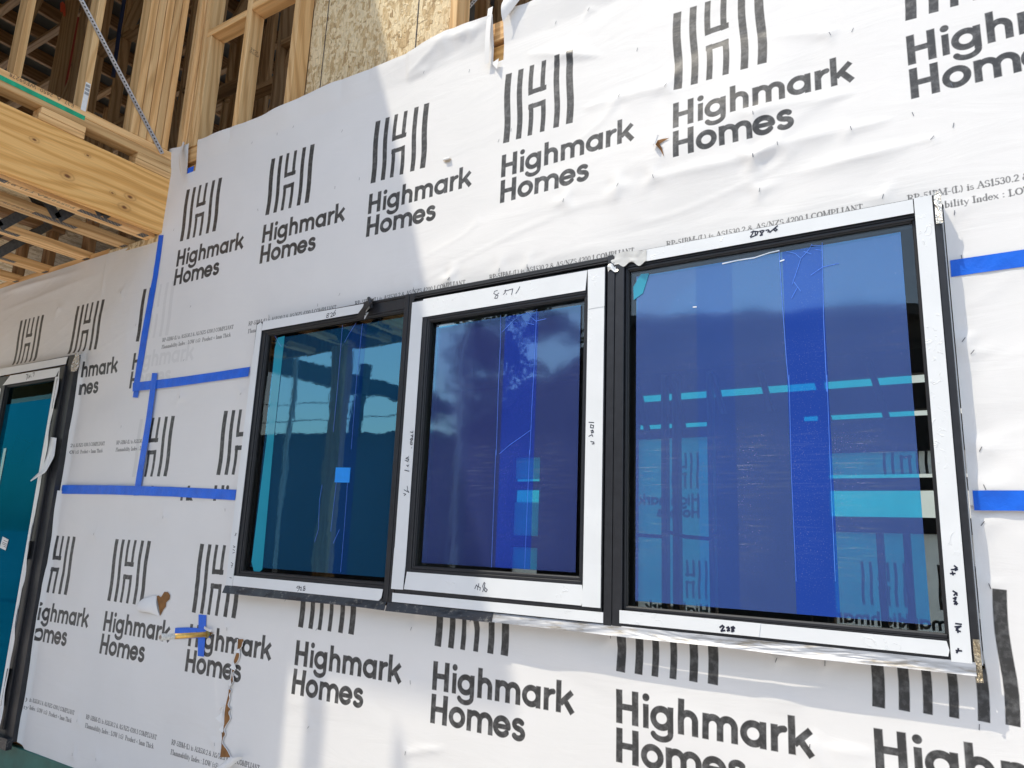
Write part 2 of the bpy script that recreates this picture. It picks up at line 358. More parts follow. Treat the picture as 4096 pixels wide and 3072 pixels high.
def build_glyphs():
    T, h_ = .085, .040
    def g(c, wd, st): GL[c] = (wd, st)
    def st(x, z0=0, z1=1, s=1): # stem with serifs
        r = [(x, z0, x, z1, T)]
        if s: r += [(x - .16, z0 + .03, x + .16, z0 + .03, h_), (x - .16, z1 - .03, x + .16, z1 - .03, h_)]
        return r
    def ar(cx, cz, rx, rz, a0, a1, w=.07, n=10):
        a = np.radians(np.linspace(a0, a1, n + 1)); X = cx + rx * np.cos(a); Z = cz + rz * np.sin(a)
        return [(X[i], Z[i], X[i + 1], Z[i + 1], h_ + (w - h_) * abs(math.cos((a[i] + a[i + 1]) / 2))) for i in range(n)]
    g('R', .75, st(.18) + [(.18, .96, .4, .96, h_), (.18, .5, .4, .5, h_)] + ar(.38, .73, .2, .23, -90, 90) + [(.36, .5, .68, .02, T)])
    g('P', .66, st(.18) + [(.18, .96, .38, .96, h_), (.18, .46, .38, .46, h_)] + ar(.36, .71, .2, .25, -90, 90))
    g('B', .68, st(.18) + ar(.34, .75, .19, .21, -90, 90) + ar(.34, .28, .24, .26, -90, 90) + [(.18, .96, .36, .96, h_), (.18, .53, .36, .53, h_), (.18, .03, .36, .03, h_)])
    g('M', .95, st(.16, s=0) + st(.8) + [(.16, 1, .47, .05, .06), (.78, 1, .47, .05, h_), (.02, .03, .3, .03, h_), (.02, .97, .2, .97, h_)])
    g('L', .62, st(.18) + [(.18, .04, .55, .04, h_), (.55, .04, .55, .22, h_)])
    g('A', .78, [(.40, 1, .70, .02, T), (.40, 1, .10, .02, h_), (.2, .36, .6, .36, h_), (0, .03, .22, .03, h_), (.56, .03, .82, .03, h_)])
    g('S', .58, ar(.30, .74, .19, .22, 20, 230, .06) + ar(.30, .26, .21, .24, 70, -160, .08))
    g('N', .80, [(.16, 0, .16, 1, h_), (.66, 0, .66, 1, h_), (.14, 1, .66, 0, T), (.02, .03, .3, .03, h_), (.52, .97, .8, .97, h_)])
    g('Z', .66, [(.08, .96, .58, .96, h_), (.56, .96, .08, .04, T), (.08, .04, .6, .04, h_), (.6, .04, .62, .2, h_)])
    g('C', .72, ar(.40, .5, .30, .47, 50, 310, .085, 18)); g('O', .80, ar(.40, .5, .30, .47, 0, 360, .09, 22)); g('0', .56, ar(.28, .5, .19, .47, 0, 360, .07, 18))
    g('I', .38, st(.19)); g('T', .68, st(.34, s=0) + [(.06, .96, .62, .96, h_), (.06, .96, .06, .8, h_), (.62, .96, .62, .8, h_), (.2, .03, .48, .03, h_)])
    g('F', .60, st(.18) + [(.18, .96, .54, .96, h_), (.18, .52, .42, .52, h_), (.54, .96, .54, .8, h_)])
    g('W', 1.0, [(.06, 1, .30, .02, T), (.30, .02, .50, .96, h_), (.48, .96, .70, .02, T), (.70, .02, .94, 1, h_), (0, .97, .18, .97, h_), (.84, .97, 1.02, .97, h_)])
    g('1', .44, st(.24, s=0) + [(.1, .84, .24, .98, h_), (.1, .03, .38, .03, h_)]); g('2', .54, ar(.27, .72, .18, .25, 160, -30, .07) + [(.43, .6, .1, .05, .06), (.1, .05, .48, .05, .06)])
    g('3', .54, ar(.25, .75, .17, .21, 150, -80, .06) + ar(.25, .27, .2, .25, 80, -150, .08)); g('4', .56, [(.36, 0, .36, 1, .075), (.36, 1, .06, .3, h_), (.06, .3, .5, .3, h_)])
    g('5', .54, [(.16, .96, .46, .96, .05), (.16, .96, .14, .58, h_)] + ar(.24, .3, .2, .28, 120, -150, .08)); g('-', .38, [(.06, .36, .32, .36, .05)]); g('.', .26, [(.12, .05, .14, .05, .07)])
    g('(', .36, ar(.42, .45, .26, .62, 125, 235, .06)); g(')', .36, ar(-.06, .45, .26, .62, -55, 55, .06)); g('/', .42, [(.04, -.05, .38, 1.05, h_)]); g(':', .3, [(.14, .08, .16, .08, .07), (.14, .58, .16, .58, .07)]); g(' ', .30, [])
    g('&', .80, ar(.32, .78, .14, .18, -30, 300, .05) + ar(.30, .25, .22, .25, 110, 330, .07) + [(.26, .62, .68, .05, .075), (.6, .5, .5, .16, h_)])
    g('<', .56, [(.48, .62, .08, .38, .045), (.08, .38, .48, .14, .045)]); g('\u2264', .56, [(.48, .74, .08, .5, .045), (.08, .5, .48, .26, .045), (.08, .08, .48, .08, .045)])
    x = .62
    g('i', .34, st(.17, 0, x, 0) + [(.06, .03, .28, .03, h_), (.06, .6, .17, .6, h_), (.16, .86, .18, .86, .065)]); g('s', .42, ar(.21, .46, .12, .14, 30, 230, .05) + ar(.21, .17, .14, .15, 70, -160, .06))
    g('l', .34, st(.17, 0, 1.02, 0) + [(.04, .03, .3, .03, h_), (.06, 1, .17, 1, h_)]); g('a', .50, st(.34, 0, .45, 0) + ar(.22, .45, .13, .15, 0, 150, .05) + ar(.22, .18, .13, .17, 40, 320, .07))
    g('m', .84, sum([st(q, 0, .5, 0) + [(q - .1, .03, q + .1, .03, h_)] for q in (.14, .42, .70)], []) + ar(.28, .44, .14, .17, 0, 180, .05) + ar(.56, .44, .14, .17, 0, 180, .05))
    g('n', .58, sum([st(q, 0, .5, 0) + [(q - .1, .03, q + .1, .03, h_)] for q in (.14, .44)], []) + ar(.29, .44, .15, .17, 0, 180, .05)); g('h', .58, GL['n'][1] + st(.14, 0, 1.0, 0))
    g('b', .54, st(.13, 0, 1.0, 0) + ar(.28, .3, .17, .29, 0, 360, .07, 14)); g('d', .54, st(.42, 0, 1.0, 0) + ar(.26, .3, .17, .29, 0, 360, .07, 14)); g('o', .54, ar(.27, .3, .2, .3, 0, 360, .075, 14)); g('e', .50, ar(.26, .3, .18, .3, 0, 310, .07, 14) + [(.1, .36, .42, .36, h_)]); g('c', .46, ar(.26, .3, .18, .3, 50, 310, .07, 12))
    g('t', .36, st(.16, .05, .8, 0) + [(.04, .58, .3, .58, h_)] + ar(.24, .1, .08, .08, 180, 330, .05, 4)); g('y', .54, [(.08, .6, .28, .03, .065), (.48, .6, .18, -.28, h_), (.18, -.28, .06, -.26, .05)]); g('x', .54, [(.08, .6, .46, 0, .065), (.46, .6, .08, 0, h_)]); g('r', .42, st(.14, 0, .58, 0) + [(.04, .03, .26, .03, h_)] + ar(.28, .4, .13, .2, 60, 160, .05, 4)); g('u', .56, st(.14, .12, .58, 0) + st(.42, 0, .58, 0) + ar(.28, .16, .14, .15, 180, 360, .05, 6)); g('k', .56, st(.14, 0, 1.0, 0) + [(.14, .26, .44, .6, h_), (.24, .36, .5, .02, .07)])
build_glyphs()
def segs_text(s, x0, z0, cap, width):
    tot = sum(GL[c][0] for c in s) * cap; k = width / tot; S = []; x = x0
    for c in s:
        wd, st = GL[c]
        for (a, b, c2, d, hw) in st: S.append((x + a * cap * k, z0 + b * cap, x + c2 * cap * k, z0 + d * cap, hw * cap * 1.2, 0))
        x += wd * cap * k
    return S
T1 = "RP-51BM-(L) is AS1530.2 & AS/NZS 4200.1 COMPLIANT"; T2 = "Flammability Index : LOW (\u22645)  Product < 1mm Thick"
def segs_small(x0, z1):
    return segs_text(T1, x0, z1, .0185, .585) + segs_text(T2, x0 + .003, z1 - .038, .0185, .568)
def raster(x0, x1, z0, z1, px, layers, name, blank=None):
    """ink mask of a sheet, drawn from stroke distances; layers = [(segments, density)]"""
    nx, nz = int(round((x1 - x0) / px)), int(round((z1 - z0) / px)); img = np.zeros((nz, nx), np.float32)
    for S, dens in layers:
        for (a, b, c, d, hw, butt) in S:
            m = hw + 2 * px
            i0, i1 = int((min(a, c) - m - x0) / px), int((max(a, c) + m - x0) / px) + 1; j0, j1 = int((min(b, d) - m - z0) / px), int((max(b, d) + m - z0) / px) + 1
            i0, j0, i1, j1 = max(i0, 0), max(j0, 0), min(i1, nx), min(j1, nz)
            if i0 >= i1 or j0 >= j1: continue
            X = x0 + (np.arange(i0, i1) + .5) * px; Z = z0 + (np.arange(j0, j1) + .5) * px; X, Z = np.meshgrid(X, Z)
            L = math.hypot(c - a, d - b); ux, uz = ((c - a) / L, (d - b) / L) if L > 1e-9 else (1, 0)
            t = (X - a) * ux + (Z - b) * uz; s = np.abs(-(X - a) * uz + (Z - b) * ux)
            if butt: dist = np.maximum(s - hw, np.maximum(-t, t - L) - 1.2e-3 * (butt < 2))
            else: dist = np.hypot(s, np.maximum(0, np.maximum(-t, t - L))) - hw
            v = np.clip(.5 - dist / px, 0, 1) * dens; img[j0:j1, i0:i1] = np.maximum(img[j0:j1, i0:i1], v)
    if blank: bx, bz = blank; img[:max(0, int((bz - z0) / px)), :int((bx - x0) / px)] = 0
    im = bpy.data.images.new(name, nx, nz, alpha=False); im.colorspace_settings.name = 'Non-Color'
    buf = np.ones((nz, nx, 4), np.float32); buf[..., 0] = img; buf[..., 1] = img; buf[..., 2] = img
    im.pixels.foreach_set(buf.ravel()); im.update(); im.pack(); return im

def m_wrap(name, img, base=(.755, .75, .745)):
    m, nt, out = new_mat(name)
    uv = nt.nodes.new('ShaderNodeUVMap'); uv.uv_map = 'UVMap'; it = nt.nodes.new('ShaderNodeTexImage'); it.image = img; it.extension = 'CLIP'; nt.links.new(uv.outputs[0], it.inputs[0])
    v = coords(nt, rnd=False); n1 = tex(nt, 'ShaderNodeTexNoise', v, 3.0, 4, .55); n2 = tex(nt, 'ShaderNodeTexNoise', v, 900, 2); n3 = tex(nt, 'ShaderNodeTexNoise', v, 45, 5, .6)
    vw = coords(nt, (1, 1, 1), (0, R_(45), 0), rnd=False)
    wv = nt.nodes.new('ShaderNodeTexWave'); nt.links.new(vw, wv.inputs['Vector']); wv.inputs['Scale'].default_value = 130; wv.bands_direction = 'X'
    white = ramp(nt, n1.outputs[0], [(.3, tuple(b * .955 for b in base)), (.7, base)])
    ink_sheen = ramp(nt, n3.outputs[0], [(.46, (.040,) * 3), (.68, (.115,) * 3)])  # print ink colour, lifted and mottled to carry its sunlit sheen
    col = mixc(nt, it.outputs[0], white, ink_sheen)
    rr = nt.nodes.new('ShaderNodeMix'); nt.links.new(it.outputs[0], rr.inputs[0]); rr.inputs[2].default_value = .60; rr.inputs[3].default_value = .42
    b = bump(nt, n3.outputs[0], .05, .002); b = bump(nt, wv.outputs[0], .10, .0006, b); b = bump(nt, n2.outputs[0], .12, .0005, b)
    vs = coords(nt, (.5, 1, 2.2), (0, R_(14), 0), rnd=False); nl = tex(nt, 'ShaderNodeTexNoise', vs, 5.5, 5, .55, .8); b = bump(nt, nl.outputs[0], .11, .02, b)
    p = princ(nt, out, col, .6, b, spec=.45); nt.links.new(rr.outputs[0], p.inputs['Roughness'])
    return m
PRD = .696
# vectorised value noise for folds
def vnoise(u, v, seed):
    r = np.random.RandomState(seed).rand(64, 64); iu, iv = np.floor(u).astype(int), np.floor(v).astype(int); fu, fv = u - iu, v - iv
    fu = fu * fu * fu * (fu * (fu * 6 - 15) + 10); fv = fv * fv * fv * (fv * (fv * 6 - 15) + 10)
    g = lambda a, b: r[a % 64, b % 64]
    return (g(iu, iv) * (1 - fu) + g(iu + 1, iv) * fu) * (1 - fv) + (g(iu, iv + 1) * (1 - fu) + g(iu + 1, iv + 1) * fu) * fv - .5
def folds(x, z, amp, ang, seed, staples, creases):
    c, s = math.cos(ang), math.sin(ang); u, v = x * c + z * s, -x * s + z * c
    wq = vnoise(u * 1.1, v * 1.1, seed + 9) * .35
    h = vnoise(u * 1.3, (v + wq * .4) * 4.6, seed) * 1.7 + vnoise(u * 2.6, (v + wq * .3) * 9.0, seed + 1) * .34 + vnoise(u * 1.0, v * 2.0, seed + 2) * 1.4
    rg = 1 - 2 * np.abs(vnoise(u * 1.7 + 5, (v + wq * .5) * 7.5, seed + 3)); h += np.clip(rg - .84, 0, 1) * .7
    h = h * amp
    for sx, sz in staples:
        d = np.hypot(x - sx, z - sz); h += .0055 * np.exp(-(d / .026) ** 2)
        th = np.arctan2(z - sz, x - sx); h += .0016 * np.cos(3 * th + sx * 50) * np.exp(-((d - .035) / .03) ** 2)
    for ax, az, bx, bz, wd, am in creases:
        L = math.hypot(bx - ax, bz - az); t = np.clip(((x - ax) * (bx - ax) + (z - az) * (bz - az)) / L / L, 0, 1); d = np.hypot(x - ax - t * (bx - ax), z - az - t * (bz - az))
        h += 1.25 * am * np.exp(-(d / wd)) * np.sin(np.pi * np.clip(t * .9 + .05, 0, 1))
    return -h      # towards the viewer is -y
def sheet(name, label, x0, x1, z0, z1, y0, img, amp, ang, seed, staples, creases, holes, step=.01, warp=None, ampfn=None, base=(.775, .765, .75)):
    nx, nz = int(round((x1 - x0) / step)), int(round((z1 - z0) / step)); xs = np.linspace(x0, x1, nx + 1); zs = np.linspace(z0, z1, nz + 1)
    X, Z = np.meshgrid(xs, zs); H = folds(X, Z, amp, ang, seed, staples, creases)
    if ampfn is not None: H = H * ampfn(X, Z)
    H = np.minimum(H, .002)
    Y = y0 + H; X2, Z2 = X.copy(), Z.copy()
    if warp is not None: X2, Y, Z2 = warp(X2, Y, Z2)
    fs = []; xc = (xs[:-1] + xs[1:]) / 2; zc = (zs[:-1] + zs[1:]) / 2
    XC, ZC = np.meshgrid(xc, zc); keep = np.ones_like(XC, bool)
    for f in holes: keep &= ~f(XC, ZC)
    jj, ii = np.nonzero(keep); a = jj * (nx + 1) + ii
    fs = np.stack([a, a + 1, a + nx + 2, a + nx + 1], 1)
    vs = np.stack([X2.ravel(), Y.ravel(), Z2.ravel()], 1); uvs = np.stack([(X.ravel() - x0) / (x1 - x0), (Z.ravel() - z0) / (z1 - z0)], 1)
    used = np.unique(fs); mp = -np.ones(len(vs), int); mp[used] = np.arange(len(used)); vs, uvs, fs = vs[used], uvs[used], mp[fs]
    root = mesh(name, vs, [tuple(f) for f in fs.tolist()], m_wrap(name + '_fabric', img, base), uv=uvs, smooth=True, org=np.array([(x0 + x1) / 2, y0, z0]))
    tag(root, label, 'building wrap', 'printed building wrap sheets on the wall')
    def yat(x, z):
        H = folds(np.array([x]), np.array([z]), amp, ang, seed, staples, creases)
        if ampfn is not None: H = H * ampfn(np.array([x]), np.array([z]))
        return float(y0 + min(H[0], .002))
    for i, (sx, sz) in enumerate(staples):
        if not (x0 < sx < x1 and z0 < sz < z1) or any(f(np.array([[sx]]), np.array([[sz]]))[0, 0] for f in holes): continue
        an = R_(RN.uniform(45, 110)); L = .0062; y = yat(sx, sz) - .0012
        strokes('staple', [[(sx - L * math.cos(an), y, sz - L * math.sin(an)), (sx + L * math.cos(an), y - .0006, sz + L * math.sin(an))]], .0009, M['nail'], root)
    return root, yat
rect = lambda a, b, c, d: (lambda X, Z: (X > a) & (X < b) & (Z > c) & (Z < d))

# staples seen in the photo (wall x,z)
def sp(*q): return [(float(p[0]), float(p[2])) for p in q]
st1 = sp(zC(970, 785), zC(565, 910), zC(965, 1505), zC(1250, 1440), zC(525, 1625), zC(95, 1050), zC(2050, 1280), zC(2095, 1540), zC(455, 190), zC(720, 85), zC(1345, 705), zC(2050, 935),
        zC(1108, 405), zB(1570, 370), zB(1240, 495), zB(1410, 590), zB(1770, 575), zB(750, 1060), zB(890, 1445), zB(695, 1515), zB(230, 1085), zB(360, 1028), zB(27, 1155), zB(160, 960), zB(2005, 1137), zB(1810, 295),
        zE(1410, 345), zE(1205, 710), zE(2175, 1040), zE(2085, 185), zE(1545, 960), zE(1490, 1390), zF(930, 160), zF(755, 245), zF(365, 340), zF(1820, 40), zF(1530, 120), zG(615, 245), zG(1015, 170), zG(1240, 140))
zD = zz(2996, 0)
st1 += sp(zD(655, 285), zD(835, 250), zD(240, 1175), zD(825, 1045), zD(1320, 925), zD(1475, 1118), zD(1645, 1015), zD(1630, 690), zD(1080, 1590), zD(50, 1275), zI(1485, 405), zI(1560, 870), zI(1615, 1400))
st2 = sp(zJ(1455, 380), zJ(1945, 355), zP(1180, 205), zP(1115, 115), zP(1240, 920), zP(1270, 1200))
st3 = sp(zJ(1325, 1345), zJ(1820, 1287), zJ(770, 1480), zK(600, 1298), zK(568, 1553), zK(750, 1590), zK(1645, 1475), zK(1740, 600), zQ(865, 400), zQ(1565, 395), zQ(808, 1120), zQ(1525, 1310), zQ(1560, 790), zQ(640, 185), zQ(1600, 275), zQ(2015, 328),
          zM(190, 1365), zM(1305, 1495), zO(205, 835), zO(575, 860), zO(460, 1490), zO(1745, 1345), zO(1770, 970), zO(1825, 275), zP(1255, 1465))
st0 = sp(zE(985, 848), zE(1100, 1108), zE(480, 975), zE(335, 1398), zJ(980, 618))
cre1 = [(*p, *q, .022, a) for p, q, a in [
    (sp(zC(970, 785))[0], sp(zC(1345, 705))[0], .007), (sp(zC(565, 910))[0], sp(zC(970, 785))[0], .008), (sp(zC(95, 1050))[0], sp(zC(565, 910))[0], .007),
    (sp(zD(240, 1175))[0], sp(zD(825, 1045))[0], .007), (sp(zD(825, 1045))[0], sp(zD(1320, 925))[0], .008), (sp(zD(400, 1400))[0], sp(zD(1475, 1118))[0], .009), (sp(zC(2050, 1280))[0], sp(zD(240, 1175))[0], .006),
    (sp(zC(1250, 1440))[0], sp(zC(2050, 1280))[0], .006), (sp(zC(100, 430))[0], sp(zC(1200, 470))[0], .008), (sp(zC(1000, 250))[0], sp(zC(2000, 60))[0], .007), (sp(zB(1570, 370))[0], sp(zB(1810, 295))[0], .009),
    (sp(zB(1240, 650))[0], sp(zB(1410, 590))[0], .008), (sp(zB(1220, 660))[0], sp(zB(1570, 370))[0], .010), (sp(zC(290, 240))[0], sp(zC(455, 190))[0], .008), (sp(zD(60, 900))[0], sp(zD(1500, 640))[0], .005), (sp(zD(100, 300))[0], sp(zD(835, 250))[0], .006), (sp(zC(940, 1640))[0], sp(zC(965, 1505))[0], .005)]]

# --- images and sheets
nst = .0015
lay = []
for k in range(7): lay.append((segs_logo(-3.572 + PRD * k, 3.215) + segs_words(-3.574 + PRD * k, 3.071, 2.964), 1.0))
for k in range(7): lay.append((segs_small(-3.603 + PRD * k, 2.657), .9))
ghost = [s for s in segs_logo(-3.865, 2.690) + segs_words(-3.865, 2.531, 2.428) + segs_small(-3.905, 2.126) if s[0] > -3.752]
lay.append((ghost, .10))
imgU = raster(-3.79, 1.31, 2.43, 3.80, nst, lay, 'wrap_print_upper')
notch = [rect(-3.60, -3.525, 3.615, 3.9), rect(-1.552, -1.498, 3.585, 3.9), rect(-2.762, -.038, 2.40, 2.628)]
def warp1(X, Y, Z):
    tw = vnoise(X * 2.3, X * 0 + .3, 77) * .035 + vnoise(X * 9, X * 0, 78) * .012; k = np.clip((Z - 3.6) / .19, 0, 1) ** 2; Z = Z + tw * k
    Y = Y - np.clip((Z - 3.66) / .12, 0, 1) * (.010 + .02 * np.abs(vnoise(X * 6, X * 0 + 2, 79)))
    kl = np.clip((-3.70 - X) / .09, 0, 1); X = X + kl * .02 * (vnoise(Z * 5, Z * 0, 80) + .3)
    return X, Y, Z
shU, yU = sheet('building_wrap', 'topmost printed white wrap sheet above the three windows, three letter rows torn at its top edge', -3.79, 1.31, 2.43, 3.80, -.006, imgU, .016, R_(13), 3, st1, cre1, notch, warp=warp1,
                ampfn=lambda X, Z: np.where(X < -2.0, .35, 1.0) * np.clip((X + 2.3) / .6, 0.35, 1) * np.clip(np.hypot(np.clip(X, -9, 9) * 0, Z - 2.62) / .12 + .15, .15, 1))
shU['label'] = 'uppermost printed white wrap sheet with a torn top edge above the windows'
lay = [(segs_small(-3.95 - PRD * 0 + PRD * k, 2.9 - 9), 1) for k in range(1)]
lay = [(segs_logo(-3.713 + PRD * k, 1.950) + segs_words(-3.713 + PRD * k, 1.808, 1.70), 1.0) for k in range(0, 3)]
imgM = raster(-3.63, -2.76, 1.83, 2.46, nst, lay, 'wrap_print_middle')
afM = lambda X, Z: np.where(X < -2, .8, 1.1)
shM, yM = sheet('building_wrap', 'middle wrap sheet between the two horizontal blue tapes, left of the windows', -3.63, -2.76, 1.83, 2.46, -.003, imgM, .010, R_(20), 13, st2, [], [], ampfn=afM)
imgR = raster(-.04, 1.31, 1.83, 2.46, .003, [], 'wrap_plain_right')
shR, _y = sheet('building_wrap', 'plain sunlit wrap sheet between the two blue tape stubs, right of the windows', -.04, 1.31, 1.83, 2.46, -.003, imgR, .010, R_(20), 13, st2, [], [], ampfn=afM)
lay = [(segs_logo(-3.767 + PRD * k, 1.333) + segs_words(-3.767 + PRD * k, 1.189, 1.082) + segs_small(-3.797 + PRD * k, .776), 1.0) for k in range(-1, 7)]
imgL = raster(-4.37, 1.31, .53, 1.88, nst, lay, 'wrap_print_lower', (-4.366, 9))
def lip(X, Y, Z):
    k = np.clip((2.72 - Z) / .06, 0, 1) * np.clip((-4.343 - X) / .03, 0, 1); return X, Y - .025 * k * k, Z
def warp3(X, Y, Z):
    X, Y, Z = lip(X, Y, Z)
    q = np.clip((-4.27 - X) / .10, 0, 1) ** 2; Z = Z + q * .045 * np.clip((.75 - Z) / .2, 0, 1)
    Z = Z + .012 * vnoise(X * 3, X * 0, 31) * np.clip((.8 - Z) / .2, 0, 1)
    return X, Y, Z
cre3 = [(*sp(zO(460, 1490))[0], *sp(zO(1000, 1560))[0], .02, .006), (*sp(zO(1745, 1345))[0], *sp(zO(2085, 1500))[0], .02, .008), (*sp(zQ(1525, 1310))[0], *sp(zQ(1900, 1260))[0], .02, .006), (*sp(zO(700, 1190))[0], *sp(zO(1740, 1350))[0], .02, .006), (*sp(zO(0, 1100))[0], *sp(zO(500, 1180))[0], .03, .006)]
shL, yL = sheet('building_wrap', 'lower wrap sheet below the windows, slit by a jagged brown tear', -4.37, 1.31, .53, 1.88, -.0045, imgL, .011, R_(-6), 23, st3, cre3, [rect(-2.762, -.038, 1.45, 3)], warp=warp3, ampfn=lambda X, Z: np.where(X < -2, .8, 1.0))
lay = [(segs_logo(-5.952 + PRD * k, 2.690) + segs_words(-5.952 + PRD * k, 2.531, 2.428) + segs_small(-5.995 + PRD * k, 2.126), 1.0) for k in range(0, 4)]
lay.append(([s for s in segs_logo(-3.713, 1.950) if s[0] < -3.65], .12))
imgF = raster(-6.0, -3.60, 1.86, 3.28, nst, lay, 'wrap_print_left', (-4.36, 2.66))
cre0 = [(*sp(zE(815, 920))[0], *sp(zE(870, 560))[0], .012, .007), (*sp(zE(100, 820))[0], *sp(zE(700, 660))[0], .02, .007), (*sp(zE(0, 1010))[0], *sp(zE(820, 690))[0], .025, .006), (*sp(zE(0, 860))[0], *sp(zE(400, 740))[0], .02, .008)]
shF, yF = sheet('building_wrap', 'shaded wrap sheet under the floor joists, left of the vertical blue tape', -6.0, -3.60, 1.86, 3.28, 0.0, imgF, .009, R_(20), 33, st0, cre0, [rect(-9, -4.37, 1, 2.655)], warp=lip, ampfn=lambda X, Z: np.clip((-3.84 - X) / .12, 0, 1))

# ------------------------------------------------------------------ wall core behind the wrap (openings stay open)
co = [((-5.9, .012, .56), (-5.30, .10, 3.25)), ((-4.37, .012, .56), (-2.79, .10, 3.25)), ((-5.30, .012, 2.67), (-4.37, .10, 3.25)), ((-5.30, .012, .3), (-4.37, .10, .56)),
      ((-2.79, .012, .56), (1.4, .10, 1.45)), ((-2.79, .012, 2.65), (1.4, .10, 3.25)), ((-.018, .012, 1.45), (1.4, .10, 2.65))]
tag(box2('wall_lining', co, M['brownboard'], None, 0), 'brown hardboard wall core showing through the rips in the wrap', 'wall')
# torn places -----------------------------------------------------------
def yoff(f, p, d=.0035): return np.array([p[0], f(p[0], p[2]) - d, p[2]])
rgt = [(328, 490), (318, 530), (300, 545), (303, 600), (285, 640), (262, 660), (268, 700), (250, 720), (258, 780), (245, 800), (222, 835), (245, 850), (225, 880), (232, 905), (215, 960), (240, 985), (222, 1010), (238, 1055), (205, 1105), (188, 1140), (202, 1170), (185, 1200), (178, 1240), (215, 1290), (238, 1340)]
lft = [(290, 472), (283, 560), (262, 620), (250, 680), (240, 760), (226, 800), (218, 880), (200, 960), (192, 1020), (190, 1100), (172, 1140), (176, 1200), (168, 1260), (158, 1335)]
n = 22
def samp(L, t):
    t = t * (len(L) - 1); i = min(int(t), len(L) - 2); f = t - i; return (L[i][0] * (1 - f) + L[i + 1][0] * f, L[i][1] * (1 - f) + L[i + 1][1] * f)
vs = []; fs = []
def yby(L, yy):
    for a, b in zip(L[:-1], L[1:]):
        if a[1] <= yy <= b[1]: return a[0] + (b[0] - a[0]) * (yy - a[1]) / (b[1] - a[1])
    return L[-1][0] if yy > L[-1][1] else L[0][0]
ys = sorted(set([q[1] for q in rgt] + [q[1] for q in lft] + list(range(500, 1335, 12))))
for yy in ys:
    a, b = zQ(yby(lft, yy), yy), zQ(yby(rgt, yy), yy)
    vs += [yoff(yL, a, .004), yoff(yL, b, .004)]
fs = [(2 * i, 2 * i + 1, 2 * i + 3, 2 * i + 2) for i in range(len(ys) - 1)]
tear = mesh('tear', vs, fs, M['brownboard'], shL)
M['wrapback'] = None
def lips(L, side, par):
    vs = []; fs = []; k = 0
    for i in range(60):
        x, y = samp(L, i / 59); w = 1.5 + 4 * abs(math.sin(i * 1.7 + L[0][0])) ; a = yoff(yL, zQ(x, y), .0045); b = yoff(yL, zQ(x + side * w * .5, y), .008); c = yoff(yL, zQ(x + side * w, y), .005); vs += [a, b, c]
    for i in range(59):
        for j in (0, 1): fs.append((3 * i + j, 3 * i + j + 1, 3 * i + j + 4, 3 * i + j + 3))
    mesh('torn_edge', vs, fs, M['wrapback'], par, smooth=True)
M['wrapback'] = simple('wrap_underside', (.78, .775, .765), .6, 0, .3, .04, 12, .2)
for tri in ([(200, 950), (180, 975), (165, 1005), (182, 1005)], [(180, 1005), (148, 1050), (165, 1090), (190, 1095)], [(190, 1100), (170, 1135), (185, 1160)], [(262, 640), (248, 680), (262, 700), (280, 690)], [(240, 770), (262, 800), (232, 830), (224, 800)], [(300, 540), (275, 565), (300, 575)]):
    q = [yoff(yL, zQ(*t), .006) for t in tri]; q[1][1] -= .012
    mesh('torn_flap', q, [tuple(range(len(q)))], M['wrapback'], shL)
lips(rgt, 1, shL); lips(lft, -1, shL)
# rolled scrap at the foot of the slit
def curl(name, p0, p1, q0, out, parent, nu=10, nv=6, mat=None):
    p0, p1, q0 = map(np.array, (p0, p1, q0))
    def fn(u, v):
        e = p0 + (p1 - p0) * u; return e + (q0 - p0) * v + np.array([0, -out * math.sin(v * math.pi * .8) - .002, 0])
    return grid(name, fn, nu, nv, mat or M['wrapback'], parent)
curl('torn_flap', zQ(118, 1423, -.01), zQ(235, 1335, -.01), zQ(230, 1423, -.02), .03, shL)
# ripped flap with brown hole, left lower sheet
hole = [(1203, 350), (1215, 345), (1235, 360), (1262, 318), (1290, 320), (1305, 345), (1300, 375), (1272, 400), (1270, 430), (1250, 455), (1228, 500), (1214, 420)]
poly('tear', [yoff(yL, zK(*q), .003) for q in hole], M['brownboard'], shL)
flap = [(1203, 350), (1120, 368), (1085, 395), (1070, 440), (1078, 460), (1110, 470), (1165, 475), (1225, 500)]
def flp(u, v):
    hx, hy = 1203 + 22 * u, 350 + 150 * u; O = [(1178, 348), (1105, 368), (1078, 405), (1069, 440), (1085, 466), (1140, 472), (1222, 503)]
    ox, oy = samp(O, u); k = math.sin(v * math.pi / 2); return yoff(yL, zK(hx + (ox - hx) * k, hy + (oy - hy) * k), .004 + .022 * math.sin(math.pi * (.12 + .7 * v)) * math.sin(math.pi * min(max(u, .05), .95)))
grid('torn_flap', flp, 14, 12, M['wrapback'], shL)
# rip by the fifth emblem, upper sheet
poly('tear', [yoff(yU, zC(*q), .003) for q in [(1268, 1185), (1285, 1150), (1330, 1138), (1378, 1132), (1340, 1152), (1300, 1180), (1322, 1215), (1337, 1280), (1310, 1232), (1280, 1195)]], M['brownboard'], shU)
curl('torn_flap', yoff(yU, zC(1252, 1200), .005), yoff(yU, zC(1275, 1130), .005), yoff(yU, zC(1285, 1195), .01), .012, shU)
poly('tear', [yoff(yU, zB(*q), .003) for q in [(1560, 1300), (1590, 1272), (1630, 1285), (1612, 1308), (1585, 1312)]], simple('scuffed_wrap', (.55, .47, .37), .7), shU)
curl('torn_flap', yoff(yU, zB(1575, 1280), .004), yoff(yU, zB(1620, 1268), .004), yoff(yU, zB(1580, 1305), .006), .008, shU)
